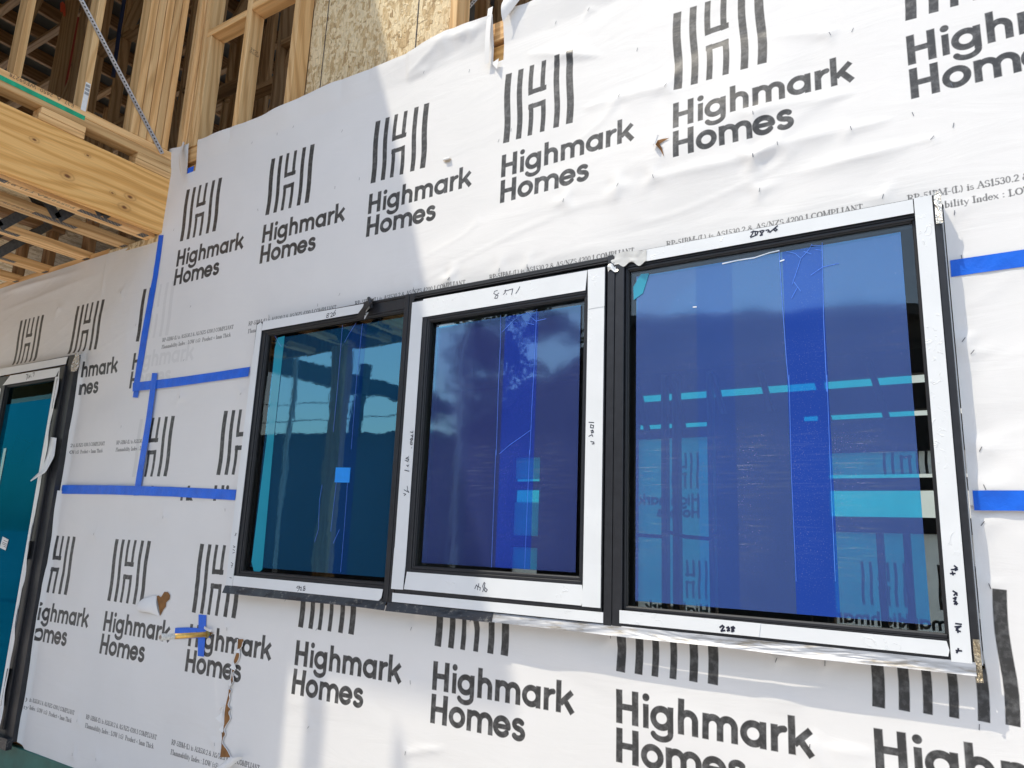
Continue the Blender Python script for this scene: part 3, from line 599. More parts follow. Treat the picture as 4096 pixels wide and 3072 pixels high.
# flaps standing at the cuts of the top edge
curl('torn_flap', (-1.578, -.018, 3.845), (-1.553, -.02, 3.845), (-1.578, -.014, 3.583), .012, shU, 6, 12)
def fl2(u, v):
    a = np.array([-1.50, -.02, 3.865]) ; x = -1.488 + .115 * u; z = 3.865 + .02 * u - v * (.13 - .10 * u); return np.array([x, -.02 - .035 * math.sin(v * 2.6) * (1 - .5 * u), z])
grid('torn_flap', fl2, 10, 10, M['wrapback'], shU)
curl('torn_flap', (-3.665, -.012, 3.835), (-3.618, -.03, 3.80), (-3.605, -.012, 3.60), .03, shU, 6, 12)
mesh('torn_flap', [(-1.552, -.012, 3.588), (-1.512, -.020, 3.590), (-1.516, -.024, 3.540)], [(0, 1, 2)], M['wrapback'], shU)

# ------------------------------------------------------------------ blue tapes
def tape(label, pts, fy, wd=None, name='blue_tape'):
    """pts: list of (left/top point, right/bottom point) pairs across the tape"""
    vs = []; fs = []; n = 0; segs = []
    for (a, b), (c, d) in zip(pts[:-1], pts[1:]):
        a, b, c, d = map(np.array, (a, b, c, d)); k = max(1, int(np.linalg.norm((a + b - c - d) / 2) / .015))
        for i in range(k + (1 if (c is None) else 0)): segs.append((a + (c - a) * i / k, b + (d - b) * i / k))
    segs.append(tuple(map(np.array, pts[-1])))
    m = 5
    for a, b in segs:
        for j in range(m):
            p = a + (b - a) * j / (m - 1); vs.append(np.array([p[0], fy(p[0], p[2]) - .0016 - .0012 * (vnoise(np.array([p[0] * 22]), np.array([p[2] * 22]), 4)[0] + .5), p[2]]))
    fs = [(i * m + j, i * m + j + 1, (i + 1) * m + j + 1, (i + 1) * m + j) for i in range(len(segs) - 1) for j in range(m - 1)]
    o = mesh(name, vs, fs, M['blue_tape'], None, smooth=True)
    return tag(o, label, 'tape', 'blue sealing tapes on the wrap')
yV = lambda x, z: min(yU(x, z), yF(max(min(x, -3.61), -5.9), z)) if z > 2.43 else yF(x, z) - .003
yMx = lambda x, z: min(yM(x, z), yU(x, z)) if x > -3.62 else min(yU(x, z), yF(x, z))
yLM = lambda x, z: min(yL(x, z), yM(x, z) if x > -3.62 else yF(x, z))
off = lambda f, d: (lambda x, z: f(x, z) - d)
tape('longer vertical blue tape, running down from the beam corner', [(zE(1290, 390), zE(1328, 387)), (zE(1240, 720), zE(1280, 720)), (zE(1165, 1090), zE(1215, 1100)), (zJ(1110, 130), zJ(1160, 135)), (zJ(1075, 383), zJ(1115, 385))], yV)
tape('slanting-looking blue tape from the vertical one to the smallest window, above the other horizontal', [(zJ(1085, 268), zJ(1083, 337)), (zJ(1400, 230), zJ(1400, 300)), (zJ(1700, 188), zJ(1700, 258)), (zJ(2022, 138), zJ(2010, 215))], off(yMx, .002))['label'] = 'upper of the two horizontal blue tapes reaching the narrow teal window'
tape('shorter vertical blue tape, below the longer one and crossing the upper horizontal tape', [(zJ(1243, 190), zJ(1285, 190)), (zJ(1215, 400), zJ(1258, 400)), (zJ(1160, 760), zJ(1208, 760)), (zJ(1090, 1172), zJ(1138, 1172))], off(yMx, .004))['label'] = 'shorter vertical blue tape crossing the upper horizontal tape'
tape('lower of the two horizontal blue tapes, running from the door to the narrow teal window', [(zJ(525, 1088), zJ(517, 1158)), (zJ(900, 1090), zJ(900, 1163)), (zJ(1400, 1103), zJ(1400, 1180)), (zJ(1912, 1125), zJ(1900, 1209))], off(yLM, .002))
tape('upper blue tape stub on sunlit wrap right of the large window', [(zI(1440, 905), zI(1450, 1075)), (zI(1700, 865), zI(1705, 1035)), ((.5, 0, 2.471), (.5, 0, 2.425)), ((1.2, 0, 2.471), (1.2, 0, 2.425))], yMx)
tape('lower blue tape stub on sunlit wrap right of the large window', [((-.032, 0, 1.866), (-.032, 0, 1.818)), ((.2, 0, 1.866), (.2, 0, 1.818)), ((1.2, 0, 1.866), (1.2, 0, 1.818))], yLM)
tape('short upright blue tape of the cross behind the pipe stub', [(zK(1522, 490), zK(1582, 495)), (zK(1512, 805), zK(1560, 812))], off(yL, .001))
tape('short horizontal blue tape of the cross behind the pipe stub', [(zK(1345, 592), zK(1338, 675)), (zK(1440, 588), zK(1440, 672)), (zK(1610, 600), zK(1610, 665))], off(yL, .003))

# ------------------------------------------------------------------ copper pipe stub
tip = zK(1600, 640, yL(-2.9, 1.26) + .004); end = W(641, 2549, -.235)
pen = empty('pipe_stub', tip, 'brass coloured pipe stub poking through the blue tape cross, end wrapped in clear tape', 'pipe')
tip, end = Vector(tip), Vector(end); ax = (end - tip); RP = .0112
tube('grommet', [tip + ax * .02, tip + ax * .05, tip + ax * .085, tip + ax * .09], [RP * .75, RP * 1.25, RP * 1.3, RP * 1.05], simple('olive_grommet', (.28, .24, .09), .5), pen, 20)
bod = tube('body', [tip - ax * .1, tip + ax * .77], RP, simple('brass_pipe', (.82, .50, .14), .32, .75, .5, .15, 60, .08), pen, 28); bod.data.polygons.foreach_set('use_smooth', [True] * (len(bod.data.polygons) - 2) + [False] * 2)
tube('clear_tape_wrap', [tip + ax * (.74 + .026 * i) for i in range(11)], [RP * q for q in (1.06, 1.20, 1.12, 1.24, 1.14, 1.22, 1.10, 1.30, 1.24, 1.30, 1.12)], M['ferrule'], pen, 22)
tube('pipe_mouth', [tip + ax * 1.0005, tip + ax * 1.003], RP * .72, simple('pipe_hole', (.30, .24, .2), .6), pen, 20)
poly('pipe_rip', [yoff(yL, zK(*q), .0045) for q in [(1562, 606), (1600, 622), (1640, 631), (1612, 640), (1580, 655), (1560, 660)]], M['brownboard'], pen)  # torn wrap beside the pipe, in brown board colour
curl('torn_flap', yoff(yL, zK(1565, 592), .004), yoff(yL, zK(1572, 575), .004), yoff(yL, zK(1632, 622), .006), .012, shL)

# ------------------------------------------------------------------ films and glass
def m_glass(name, tint, ior=1.65, gt=(1, 1, 1)):
    m, nt, out = new_mat(name); fr = nt.nodes.new('ShaderNodeFresnel'); fr.inputs[0].default_value = ior
    v = coords(nt, rnd=False); n = tex(nt, 'ShaderNodeTexNoise', v, 3, 1); b = bump(nt, n.outputs[0], .05, .01)
    tr = nt.nodes.new('ShaderNodeBsdfTransparent'); tr.inputs[0].default_value = (*tint, 1); gl = nt.nodes.new('ShaderNodeBsdfGlossy'); gl.inputs['Roughness'].default_value = .0; gl.inputs[0].default_value = (*gt, 1)
    nt.links.new(b, gl.inputs['Normal']); mx = nt.nodes.new('ShaderNodeMixShader'); nt.links.new(fr.outputs[0], mx.inputs[0]); nt.links.new(tr.outputs[0], mx.inputs[1]); nt.links.new(gl.outputs[0], mx.inputs[2]); nt.links.new(mx.outputs[0], out.inputs[0]); return m
M['glass'] = m_glass('window_glass', (.80, .86, .86), 1.5)
def m_film(name, trans, diff, dfac, ior=1.6, dust=.5, streak=.4, gtint=(1, 1, 1), grough=.03):
    m, nt, out = new_mat(name); v = coords(nt, rnd=False)
    fr = nt.nodes.new('ShaderNodeFresnel'); fr.inputs[0].default_value = ior
    vs = coords(nt, (1, 1, .5), rnd=False); n = tex(nt, 'ShaderNodeTexNoise', vs, 4, 3, .5, .5); n2 = tex(nt, 'ShaderNodeTexNoise', v, 35, 3, .5, 1.5)
    b = bump(nt, n.outputs[0], .05, .01); b = bump(nt, n2.outputs[0], .015, .002, b)
    tr = nt.nodes.new('ShaderNodeBsdfTransparent'); tr.inputs[0].default_value = (*trans, 1)
    vd = tex(nt, 'ShaderNodeTexNoise', v, 300, 2, .6); dm = ramp(nt, vd.outputs[0], [(.60, (0, 0, 0)), (.74, (1, 1, 1))])
    vst = coords(nt, (1.2, 1, 26), (0, R_(-9), 0), rnd=False); ns = tex(nt, 'ShaderNodeTexNoise', vst, 6, 5, .7); sm = ramp(nt, ns.outputs[0], [(.52, (0, 0, 0)), (.74, (1, 1, 1))])
    npz = tex(nt, 'ShaderNodeTexNoise', v, 2.6, 2); pm = ramp(nt, npz.outputs[0], [(.46, (0, 0, 0)), (.62, (1, 1, 1))]); sm = mixc(nt, 1.0, sm, pm, 'MULTIPLY')
    cl = ramp(nt, npz.outputs[0], [(.3, diff), (.75, tuple(min(1, q * 1.25) for q in diff))])
    npd = tex(nt, 'ShaderNodeTexNoise', v, 5, 3); dm = mixc(nt, 1.0, dm, ramp(nt, npd.outputs[0], [(.35, (.25, .25, .25)), (.65, (1, 1, 1))]), 'MULTIPLY')
    dcol = mixc(nt, mathn(nt, 'MULTIPLY', dm, dust), cl, (.75, .78, .85)); dcol = mixc(nt, mathn(nt, 'MULTIPLY', sm, streak), dcol, (.45, .55, .75))
    df = nt.nodes.new('ShaderNodeBsdfDiffuse'); nt.links.new(dcol, df.inputs[0])
    m1 = nt.nodes.new('ShaderNodeMixShader'); f = mathn(nt, 'MAXIMUM', mathn(nt, 'MULTIPLY', dm, dust * .8), dfac); f = mathn(nt, 'MAXIMUM', f, mathn(nt, 'MULTIPLY', sm, streak * .8)); nt.links.new(f, m1.inputs[0]); nt.links.new(tr.outputs[0], m1.inputs[1]); nt.links.new(df.outputs[0], m1.inputs[2])
    gl = nt.nodes.new('ShaderNodeBsdfGlossy'); gl.inputs['Roughness'].default_value = grough; gl.inputs[0].default_value = (*gtint, 1); nt.links.new(b, gl.inputs['Normal'])
    m2 = nt.nodes.new('ShaderNodeMixShader'); nt.links.new(fr.outputs[0], m2.inputs[0]); nt.links.new(m1.outputs[0], m2.inputs[1]); nt.links.new(gl.outputs[0], m2.inputs[2]); nt.links.new(m2.outputs[0], out.inputs[0]); return m
M['film_shaded'] = m_film('shaded_blue_film', (.02, .50, .80), (.014, .14, .34), .26, 2.5, .06, .04, (.36, .80, 1.0), .012)  # blue film for the shaded pane, shade put into its colours
M['film_over_shaded'] = m_film('overlapped_shaded_film', (.01, .28, .62), (.010, .09, .36), .34, 2.4, .06, .04, (.30, .70, 1.0), .012)
M['film_door'] = m_film('door_protective_film', (.01, .36, .5), (.0, .10, .19), .55, 1.45, .03, .05, (.01, .28, .52), .03)
M['film_blue'] = m_film('blue_protective_film', (.0, .78, .95), (.085, .125, .44), .30, 2.2, .8, .5, (.50, .80, 1.0), .05)
M['film_big'] = m_film('sky_lit_blue_film', (.0, .80, .96), (.125, .22, .66), .32, 2.2, .9, .9, (.52, .80, 1.0), .06)  # large pane's film lightened, sky reflection put into the diffuse colour
M['film_band'] = m_film('sky_lit_film_band', (.0, .72, .96), (.095, .195, .68), .33, 2.0, .7, .6, (.55, .80, 1.0), .05)
M['film_big_over'] = m_film('overlapped_sky_lit_film', (.0, .58, .96), (.035, .115, .66), .44, 1.9, .6, .2, (.5, .75, 1.0), .05)
M['film_purple'] = m_film('dusty_blue_film_band', (.0, .70, .95), (.070, .10, .38), .32, 2.2, .8, .5, (.48, .78, 1.0), .05)
M['film_over'] = m_film('overlapped_blue_film', (.0, .50, .95), (.035, .085, .60), .42, 2.2, .55, .15, (.42, .72, 1.0), .02)
M['pale_strip'] = m_film('pale_teal_strip', (.1, .7, .8), (.03, .34, .48), .75, 1.5, .05, .0)
M['crease'] = simple('film_crease', (.08, .22, .75), .3, 0, .6, .2, 90, .1)
M['sqtape'] = simple('light_blue_tape_square', (.01, .26, .80), .45, 0, .4, .06, 40, .1)

# ------------------------------------------------------------------ the three-light window
win = empty('window', (-1.41, -.03, 1.438), 'wide black framed window of three panes under blue film, edged in white tape', 'window')
YF = -.055
def frame(name, x0, x1, z0, z1, t, y0, y1, parent, mat=None):
    l, r, b_, u = t; return box2(name, [((x0, y0, z0), (x0 + l, y1, z1)), ((x1 - r, y0, z0), (x1, y1, z1)), ((x0 + l, y0, z1 - u), (x1 - r, y1, z1)), ((x0 + l, y0, z0), (x1 - r, y1, z0 + b_))], mat or M['black'], parent, .002)
frame('outer_frame', -2.783, -.045, 1.466, 2.641, (.045, .018, .012, .010), YF, .04, win)
box2('mullion', [((-1.884, YF - .004, 1.47), (-1.862, .04, 2.640)), ((-1.860, YF - .003, 1.47), (-1.836, .04, 2.640))], M['black'], win)
box2('mullion', [((-1.003, YF - .004, 1.466), (-.977, .04, 2.642)), ((-.975, YF - .003, 1.466), (-.944, .04, 2.642))], M['black'], win)
# glazing frames
def light(x0, x1, z0, z1, gx0, gx1, gz0, gz1, yf, film, fx, strips, nm='sash', over='film_over'):
    e = frame(nm, x0, x1, z0, z1, (gx0 - .010 - x0, x1 - gx1 - .010, gz0 - .010 - z0, z1 - gz1 - .010), yf, .03, win)
    frame('gasket', gx0 - .012, gx1 + .012, gz0 - .012, gz1 + .012, (.014,) * 4, yf + .008, yf + .02, e, M['rubber'])
    frame('glazing_bead', gx0 - .010, gx1 + .010, gz0 - .010, gz1 + .010, (.008, .006, .010, .008), yf + .004, -.02, e)
    g = box('glass', (gx0 - .002, -.033, gz0 - .002), (gx1 + .002, -.029, gz1 + .002), M['glass'], win, 0)
    a, b, c, d = fx
    cuts = [a] + [q for s in strips for q in s] + [b]
    def flm(u0, u1, mt, y):
        def fn(u, v):
            x = u0 + (u1 - u0) * u; z = c + (d - c) * v
            return np.array([x, y - .0006 * (1 + vnoise(np.array([x * 11.]), np.array([z * 6.]), 50)[0]), z])
        return grid('protective_film', fn, 10, 30, mt, g)
    prev = a
    for s0, s1, mt in strips:
        if s0 > prev: flm(prev, s0, film, -.0345)
        flm(s0, s1, M[mt], -.0347); prev = s1
    flm(prev, b, film, -.0345)
    return g
g1 = light(-2.738, -1.884, 1.478, 2.631, -2.708, -1.890, 1.533, 2.576, -.050, M['film_shaded'], (-2.662, -1.902, 1.552, 2.556), [(-2.20, -2.10, 'film_over_shaded')])
g2 = light(-1.830, -1.008, 1.505, 2.602, -1.752, -1.088, 1.600, 2.512, -.062, M['film_blue'], (-1.733, -1.112, 1.613, 2.493), [(-1.55, -1.416, 'film_purple'), (-1.416, -1.278, 'film_over')])
g3 = light(-.944, -.063, 1.476, 2.632, -.935, -.112, 1.524, 2.582, -.050, M['film_big'], (-.910, -.143, 1.542, 2.560), [(-.712, -.600, 'film_band'), (-.452, -.345, 'film_big_over')])
box2('sash_track', [((-1.836, -.050, 2.604), (-1.003, -.03, 2.612)), ((-1.836, -.060, 2.616), (-1.003, -.03, 2.620)), ((-1.836, -.060, 1.47), (-1.003, -.03, 1.5045)), ((-1.836, -.058, 2.624), (-1.003, -.03, 2.631))], M['black'], win)
# white protection tapes --------------------------------------------------
TAPES = []
def wt(x0, x1, z0, z1, y, pts=None, parent=None):
    if pts is None: pts = [(x0, z0), (x1, z0), (x1, z1), (x0, z1)]
    return poly('protection_tape', [(a, y, b) for a, b in pts], M['wtape'], parent or win, .0012)
t_l1 = wt(-2.783, -2.741, 1.470, 2.631, YF - .0005, [(-2.785, 1.470), (-2.741, 1.470), (-2.739, 2.0), (-2.740, 2.628), (-2.752, 2.640), (-2.776, 2.630), (-2.784, 2.2)])
t_t1 = wt(0, 0, 0, 0, YF - .002, [(-2.737, 2.598), (-2.090, 2.597), (-2.062, 2.620), (-2.060, 2.634), (-2.734, 2.640)])
t_b1 = wt(0, 0, 0, 0, YF - .002, [(-2.737, 1.471), (-1.905, 1.470), (-1.893, 1.482), (-1.888, 1.512), (-2.737, 1.512)])
t_l2 = wt(0, 0, 0, 0, -.0638, [(-1.840, 1.517), (-1.788, 1.517), (-1.783, 1.6), (-1.781, 2.598), (-1.838, 2.598)])
wt(0, 0, 0, 0, -.0652, [(-1.842, 1.5165), (-1.786, 1.517), (-1.782, 1.66), (-1.840, 1.662)])
t_t2 = wt(0, 0, 0, 0, -.0652, [(-1.781, 2.530), (-1.080, 2.530), (-1.074, 2.600), (-1.782, 2.603)])
t_r2 = wt(-1.070, -1.010, 1.517, 2.600, -.0640)
wt(0, 0, 0, 0, -.0654, [(-1.069, 2.463), (-1.009, 2.464), (-1.009, 2.600), (-1.072, 2.601)]); wt(0, 0, 0, 0, -.0654, [(-1.071, 1.515), (-1.009, 1.515), (-1.009, 1.640), (-1.068, 1.644)])
t_b2 = wt(0, 0, 0, 0, -.0640, [(-1.783, 1.519), (-1.074, 1.517), (-1.068, 1.540), (-1.073, 1.578), (-1.774, 1.580)])
wt(-1.838, -1.002, 1.472, 1.503, -.0605)
t_t3 = wt(-.88, -.107, 2.598, 2.6375, YF - .002)
t_r3 = wt(-.1045, -.0625, 1.4635, 2.6395, YF - .0025)
t_b3 = wt(0, 0, 0, 0, YF - .002, [(-.950, 1.477), (-.11, 1.4755), (-.1065, 1.490), (-.111, 1.510), (-.949, 1.513)])
wt(0, 0, 0, 0, YF - .0035, [(-.950, 1.4765), (-.545, 1.477), (-.54, 1.512), (-.950, 1.5135)])
# crumpled end of the top tape of the large pane
def crum(u, v):
    x = -.985 + .12 * u; z = 2.597 + .043 * v; return np.array([x + (.006 * math.sin(v * 9) if u == 0 else 0), YF - .003 - .003 * abs(vnoise(np.array([u * 7.]), np.array([v * 4.]), 61)[0]) * 2, z + (.008 * math.sin(u * 14) if v == 0 else 0) + .004 * math.sin(u * 5)])
grid('crumpled_tape_end', crum, 22, 9, simple('wrinkled_tape', (.60, .60, .58), .4, 0, .4, .1, 30, .6), win)
grid('crumpled_tape_end', lambda u, v: np.array([-1.000 + .035 * u, YF - .005 - .005 * math.sin(3 * u + 2 * v), 2.583 + .022 * v + .006 * math.sin(u * 6)]), 8, 6, M['ferrule'], win)
# loose curl at the end of the narrow pane's top tape
grid('loose_tape_end', lambda u, v: np.array([-2.108 + .055 * u + .014 * math.sin(v * 5), YF - .004 - .02 * math.sin(v * 2.5) - .01 * u * v, 2.640 - .075 * v + .010 * u]), 6, 10, M['rubber'], win)
tube('loose_tape_roll', [(-2.072, YF - .012, 2.652), (-2.060, YF - .014, 2.630), (-2.052, YF - .012, 2.606)], .007, M['black'], win, 10)
grid('loose_tape_end', lambda u, v: np.array([-2.083 + .022 * u * (1 - v) + .004 * v, YF - .016 - .004 * v, 2.588 - .03 * v]), 3, 4, M['wtape'], win)
# handwriting -------------------------------------------------------------
def pen_marks(parent, z, groups, y, r=.0013):
    strokes('handwriting', [[z(a, b, y) for a, b in g] for g in groups], r, M['pen'], parent)
pen_marks(t_t1, zF, [[(838, 308), (822, 312), (818, 322), (832, 330), (830, 342), (816, 342), (818, 330), (836, 318), (836, 308)], [(846, 312), (858, 303), (866, 308), (850, 338), (868, 330), (874, 326)], [(892, 280), (874, 305), (870, 322), (880, 325), (890, 312), (886, 302), (874, 310)]], YF - .0036)
pen_marks(t_b1, zL, [[(600, 1095), (582, 1097), (576, 1108), (590, 1112), (602, 1100), (598, 1118), (584, 1136)], [(604, 1108), (614, 1102), (614, 1114), (606, 1128), (618, 1126)], [(645, 1095), (632, 1098), (632, 1108), (646, 1118), (640, 1130), (628, 1130), (630, 1120), (645, 1106)]], YF - .0036)
pen_marks(t_t2, zG, [[(985, 325), (962, 332), (955, 350), (990, 368), (982, 388), (962, 388), (970, 370), (996, 345)], [(1050, 320), (1048, 340), (1032, 358)], [(1040, 330), (1078, 322)], [(1055, 352), (1058, 356)], [(1082, 320), (1108, 312), (1102, 345), (1098, 360)], [(1165, 295), (1150, 325), (1132, 350)]], -.0668)
pen_marks(t_b2, zM, [[(200, 1115), (212, 1085), (222, 1098), (222, 1125)], [(232, 1075), (228, 1100), (245, 1108), (240, 1128)], [(262, 1140), (270, 1120), (262, 1095), (275, 1065), (282, 1072), (275, 1100), (300, 1125), (290, 1140), (276, 1130), (280, 1110)]], -.0656)
pen_marks(t_l2, zF, [[(1500, 1388), (1502, 1392)], [(1492, 1340), (1504, 1345), (1506, 1362), (1494, 1366), (1490, 1352), (1492, 1340)], [(1495, 1315), (1510, 1322), (1500, 1334), (1490, 1322), (1510, 1312)], [(1495, 1290), (1512, 1296), (1505, 1306), (1512, 1282)], [(1490, 1262), (1510, 1268), (1512, 1255)], [(1445, 1570), (1480, 1578)], [(1462, 1530), (1470, 1540), (1476, 1528)], [(1450, 1490), (1470, 1500), (1478, 1482), (1455, 1475), (1478, 1462)]], -.0668)
pen_marks(t_l2, zL, [[(1465, 290), (1468, 312)], [(1440, 320), (1480, 342), (1465, 318)], [(1436, 350), (1455, 355), (1440, 368)]], -.0656)
pen_marks(t_r2, zG, [[(1720, 1385), (1760, 1388)], [(1735, 1405), (1758, 1412), (1755, 1432), (1732, 1428), (1735, 1405)], [(1735, 1455), (1752, 1448), (1758, 1465), (1740, 1472), (1748, 1452)], [(1720, 1498), (1745, 1485), (1752, 1500)], [(1735, 1540), (1760, 1545), (1762, 1558), (1745, 1560)]], -.0658)
pen_marks(t_t3, zH, [[(1215, 360), (1235, 350), (1225, 375), (1210, 395)], [(1232, 352), (1272, 355), (1262, 380), (1212, 402)], [(1248, 362), (1252, 385)], [(1310, 345), (1285, 352), (1300, 368), (1305, 382), (1288, 386)], [(1290, 385), (1320, 345)], [(1335, 345), (1352, 340), (1362, 350), (1350, 358)], [(1365, 362), (1395, 335), (1428, 308)], [(1410, 322), (1398, 340), (1412, 350), (1425, 340), (1405, 325)]], YF - .0036, .0020)
pen_marks(t_b3, zz(2800, 2400, .4973), [[(160, 220), (180, 205), (192, 215), (170, 250), (200, 245)], [(215, 225), (228, 218), (235, 228), (220, 248), (238, 244)], [(270, 215), (252, 222), (262, 235), (272, 248), (256, 254), (258, 240), (278, 222)]], YF - .0052, .0024)
pen_marks(t_r3, zO, [[(1525, 180), (1560, 178)], [(1540, 165), (1545, 190)], [(1532, 150), (1552, 148)], [(1555, 120), (1575, 135), (1560, 142), (1578, 148), (1560, 155)]], YF - .0042, .0018)
pen_marks(t_r3, zO, [[(1545, 312), (1575, 330)], [(1552, 345), (1570, 325), (1575, 345)], [(1548, 370), (1568, 360), (1560, 382)], [(1550, 390), (1570, 395), (1555, 412)], [(1578, 405), (1568, 415)]], YF - .0042, .0018)
pen_marks(t_r3, zO, [[(1565, 560), (1608, 565)], [(1560, 585), (1605, 580), (1570, 600)], [(1568, 610), (1600, 620)], [(1580, 605), (1582, 628)], [(1568, 765), (1610, 768)], [(1585, 750), (1582, 768), (1572, 782)]], YF - .0042, .0018)
pen_marks(t_l1, zL, [[(78, 690), (96, 668)], [(84, 668), (88, 690)], [(66, 770), (82, 780), (68, 785)], [(64, 800), (78, 808)], [(62, 830), (78, 822)], [(50, 905), (64, 915)], [(50, 930), (62, 922), (52, 945)], [(38, 1025), (52, 1030)]], YF - .0022, .0012)
# film folds and dirt lines ----------------------------------------------
def crk(g, z, L, r=.0006, y=-.0368): strokes('film_crease', [[z(a, b, y) for a, b in q] for q in L], r, M['crease'], g)
crk(g2, zG, [[(1010, 525), (1008, 760), (992, 1100), (975, 1650)], [(1300, 478), (1290, 760), (1265, 1200), (1245, 1650)], [(1020, 660), (1060, 620), (1110, 570), (1180, 520), (1285, 485)], [(1000, 1640), (1080, 1570), (1180, 1500), (1250, 1450)], [(1215, 500), (1280, 560), (1300, 575)], [(1215, 585), (1280, 600)], [(1300, 570), (1375, 553)]], .0007)
crk(g2, zM, [[(368, 0), (350, 480), (333, 945)], [(640, 0), (620, 480), (600, 960)]], .0006)
crk(g3, zH, [[(1440, 505), (1465, 900), (1500, 1400), (1525, 1640)], [(1787, 445), (1800, 1100), (1825, 1640)], [(1500, 515), (1570, 530), (1615, 570), (1590, 650), (1545, 780)], [(1615, 570), (1680, 500), (1705, 455)], [(1640, 515), (1700, 535)], [(1560, 760), (1590, 800), (1540, 890)], [(1590, 800), (1615, 835)], [(1695, 705), (1790, 640), (1920, 610)], [(1735, 500), (1780, 505)], [(1705, 465), (1780, 466)]], .0009)
crk(g3, zz(2400, 1500), [[(1520, 0), (1540, 800), (1578, 1659)], [(1825, 0), (1855, 800), (1893, 1659)]], .0007)
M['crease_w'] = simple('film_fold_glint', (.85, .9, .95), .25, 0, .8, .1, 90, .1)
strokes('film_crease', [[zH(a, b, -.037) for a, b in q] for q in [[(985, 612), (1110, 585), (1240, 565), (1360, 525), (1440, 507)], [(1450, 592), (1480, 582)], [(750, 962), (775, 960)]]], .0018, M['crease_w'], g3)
crk(g1, zF, [[(945, 400), (905, 900), (870, 1260)], [(1105, 390), (1060, 820), (1015, 1400)], [(1055, 385), (1000, 470), (962, 540)], [(400, 485), (430, 540), (455, 580)]], .0007)
crk(g1, zL, [[(780, 280), (760, 400), (750, 640), (720, 740)], [(895, 260), (870, 480), (850, 655)], [(920, 640), (870, 750)], [(990, 200), (960, 620), (930, 980)]], .0008)
poly('tape_square', [zL(892, 140, -.037), zL(1010, 142, -.037), zL(1000, 262, -.037), zL(882, 260, -.037)], M['sqtape'], g1)
poly('pale_strip', [zF(425, 505, -.0366), zF(480, 490, -.0366), zF(400, 1240, -.0366), zL(300, 960, -.0366), zL(270, 990, -.0366), zL(235, 990, -.0366), zL(214, 900, -.0366), zF(345, 1240, -.0366), zF(400, 590, -.0366)], M['pale_strip'], g1, .0002)  # pale strip added in place of a lighter edge behind the pane
poly('folded_film_corner', [zH(330, 695, -.037), zH(395, 690, -.037), zH(345, 850, -.037), zH(272, 905, -.037), zH(268, 800, -.037)], M['pale_strip'], g3, .0002)
# flashing under the window -------------------------------------------------
def flash(name, label, x0, x1, mat, seed, zt=1.4685):
    fn = lambda u, v: np.array([x0 + (x1 - x0) * u, -.0568 - .010 * v - .004 * vnoise(np.array([u * (x1 - x0) * 7]), np.array([v]), seed)[0], zt - v * (.029 + .004 * vnoise(np.array([u * (x1 - x0) * 4]), np.array([.2]), seed + 1)[0])])
    return tag(grid(name, fn, 90, 5, mat), label, 'flashing', 'metal flashings under the window')
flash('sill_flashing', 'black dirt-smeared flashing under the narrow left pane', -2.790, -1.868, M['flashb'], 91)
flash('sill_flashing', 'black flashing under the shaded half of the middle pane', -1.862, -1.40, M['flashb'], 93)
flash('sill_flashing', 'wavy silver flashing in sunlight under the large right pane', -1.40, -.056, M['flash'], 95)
# right edge: fin, gap and mesh strips
box2('frame_fin', [((-.0445, -.030, 1.46), (-.0425, .03, 2.63))], M['wtape'], win, 0)
tag(grid('foil_strip', lambda u, v: np.array([-.058 + .016 * u, -.062 - .003 * math.sin(u * 7 + v * 9), 2.555 + .09 * v]), 6, 20, M['foil']), 'crinkled foil at the top right corner of the window', 'foil', 'crinkled foil pieces at window corners')
tag(grid('foil_strip', lambda u, v: np.array([-.058 + .014 * u, -.060 - .004 * math.sin(u * 5 + v * 11), 1.425 + .095 * v]), 6, 20, m_foil('bronze_foil', (.50, .44, .34), .3, 160)), 'bronze mesh-like foil at the bottom right corner of the window', 'foil', 'crinkled foil pieces at window corners')

# ------------------------------------------------------------------ door-height window at the left
dw = empty('window', (-4.8, -.03, .56), 'tall black framed teal window at the left edge, its white tape peeling', 'window')
frame('outer_frame', -5.42, -4.372, .58, 2.662, (.05, .085, .05, .015), -.050, .04, dw)
e = frame('sash', -5.27, -4.460, .63, 2.600, (.095, .095, .06, .06), -.060, .03, dw)
frame('gasket', -5.18, -4.551, .69, 2.540, (.012,) * 4, -.050, -.03, e, M['rubber'])
dg = box('glass', (-5.175, -.033, .69), (-4.556, -.029, 2.54), m_glass('door_glass', (.6, .75, .75), 1.22, (.35, .75, .85)), dw, 0)
grid('protective_film', lambda u, v: np.array([-5.172 + .612 * u, -.0345, .70 + 1.72 * v]), 4, 8, M['film_door'], dg)
poly('pale_strip', [(-5.10, -.0366, .75), (-5.07, -.0366, .75), (-5.055, -.0366, 2.14), (-5.09, -.0366, 2.14)], M['pale_strip'], dg, .0002)
wt(0, 0, 0, 0, -.0515, [(-5.42, 2.612), (-4.475, 2.610), (-4.465, 2.655), (-5.42, 2.661)], dw)
t74 = wt(0, 0, 0, 0, -.0615, [(-5.20, 2.541), (-4.548, 2.540), (-4.51, 2.592), (-5.12, 2.598)], dw)
wt(0, 0, 0, 0, -.0615, [(-5.27, .66), (-5.225, .66), (-5.215, 2.52), (-5.26, 2.54)], dw)
wt(0, 0, 0, 0, -.0615, [(-4.548, .70), (-4.512, .70), (-4.515, 1.5), (-4.508, 2.1), (-4.52, 2.538), (-4.549, 2.538)], dw)
def peel(u, v):
    z = .60 + 1.98 * v; x = -4.500 + .034 * u + .010 * vnoise(np.array([v * 9.]), np.array([.5]), 70)[0]; return np.array([x, -.066 - .012 * (1 + vnoise(np.array([u * 2.]), np.array([v * 17.]), 71)[0]) * (.4 + u), z])
grid('peeling_tape', peel, 5, 90, M['wtape'], dw)
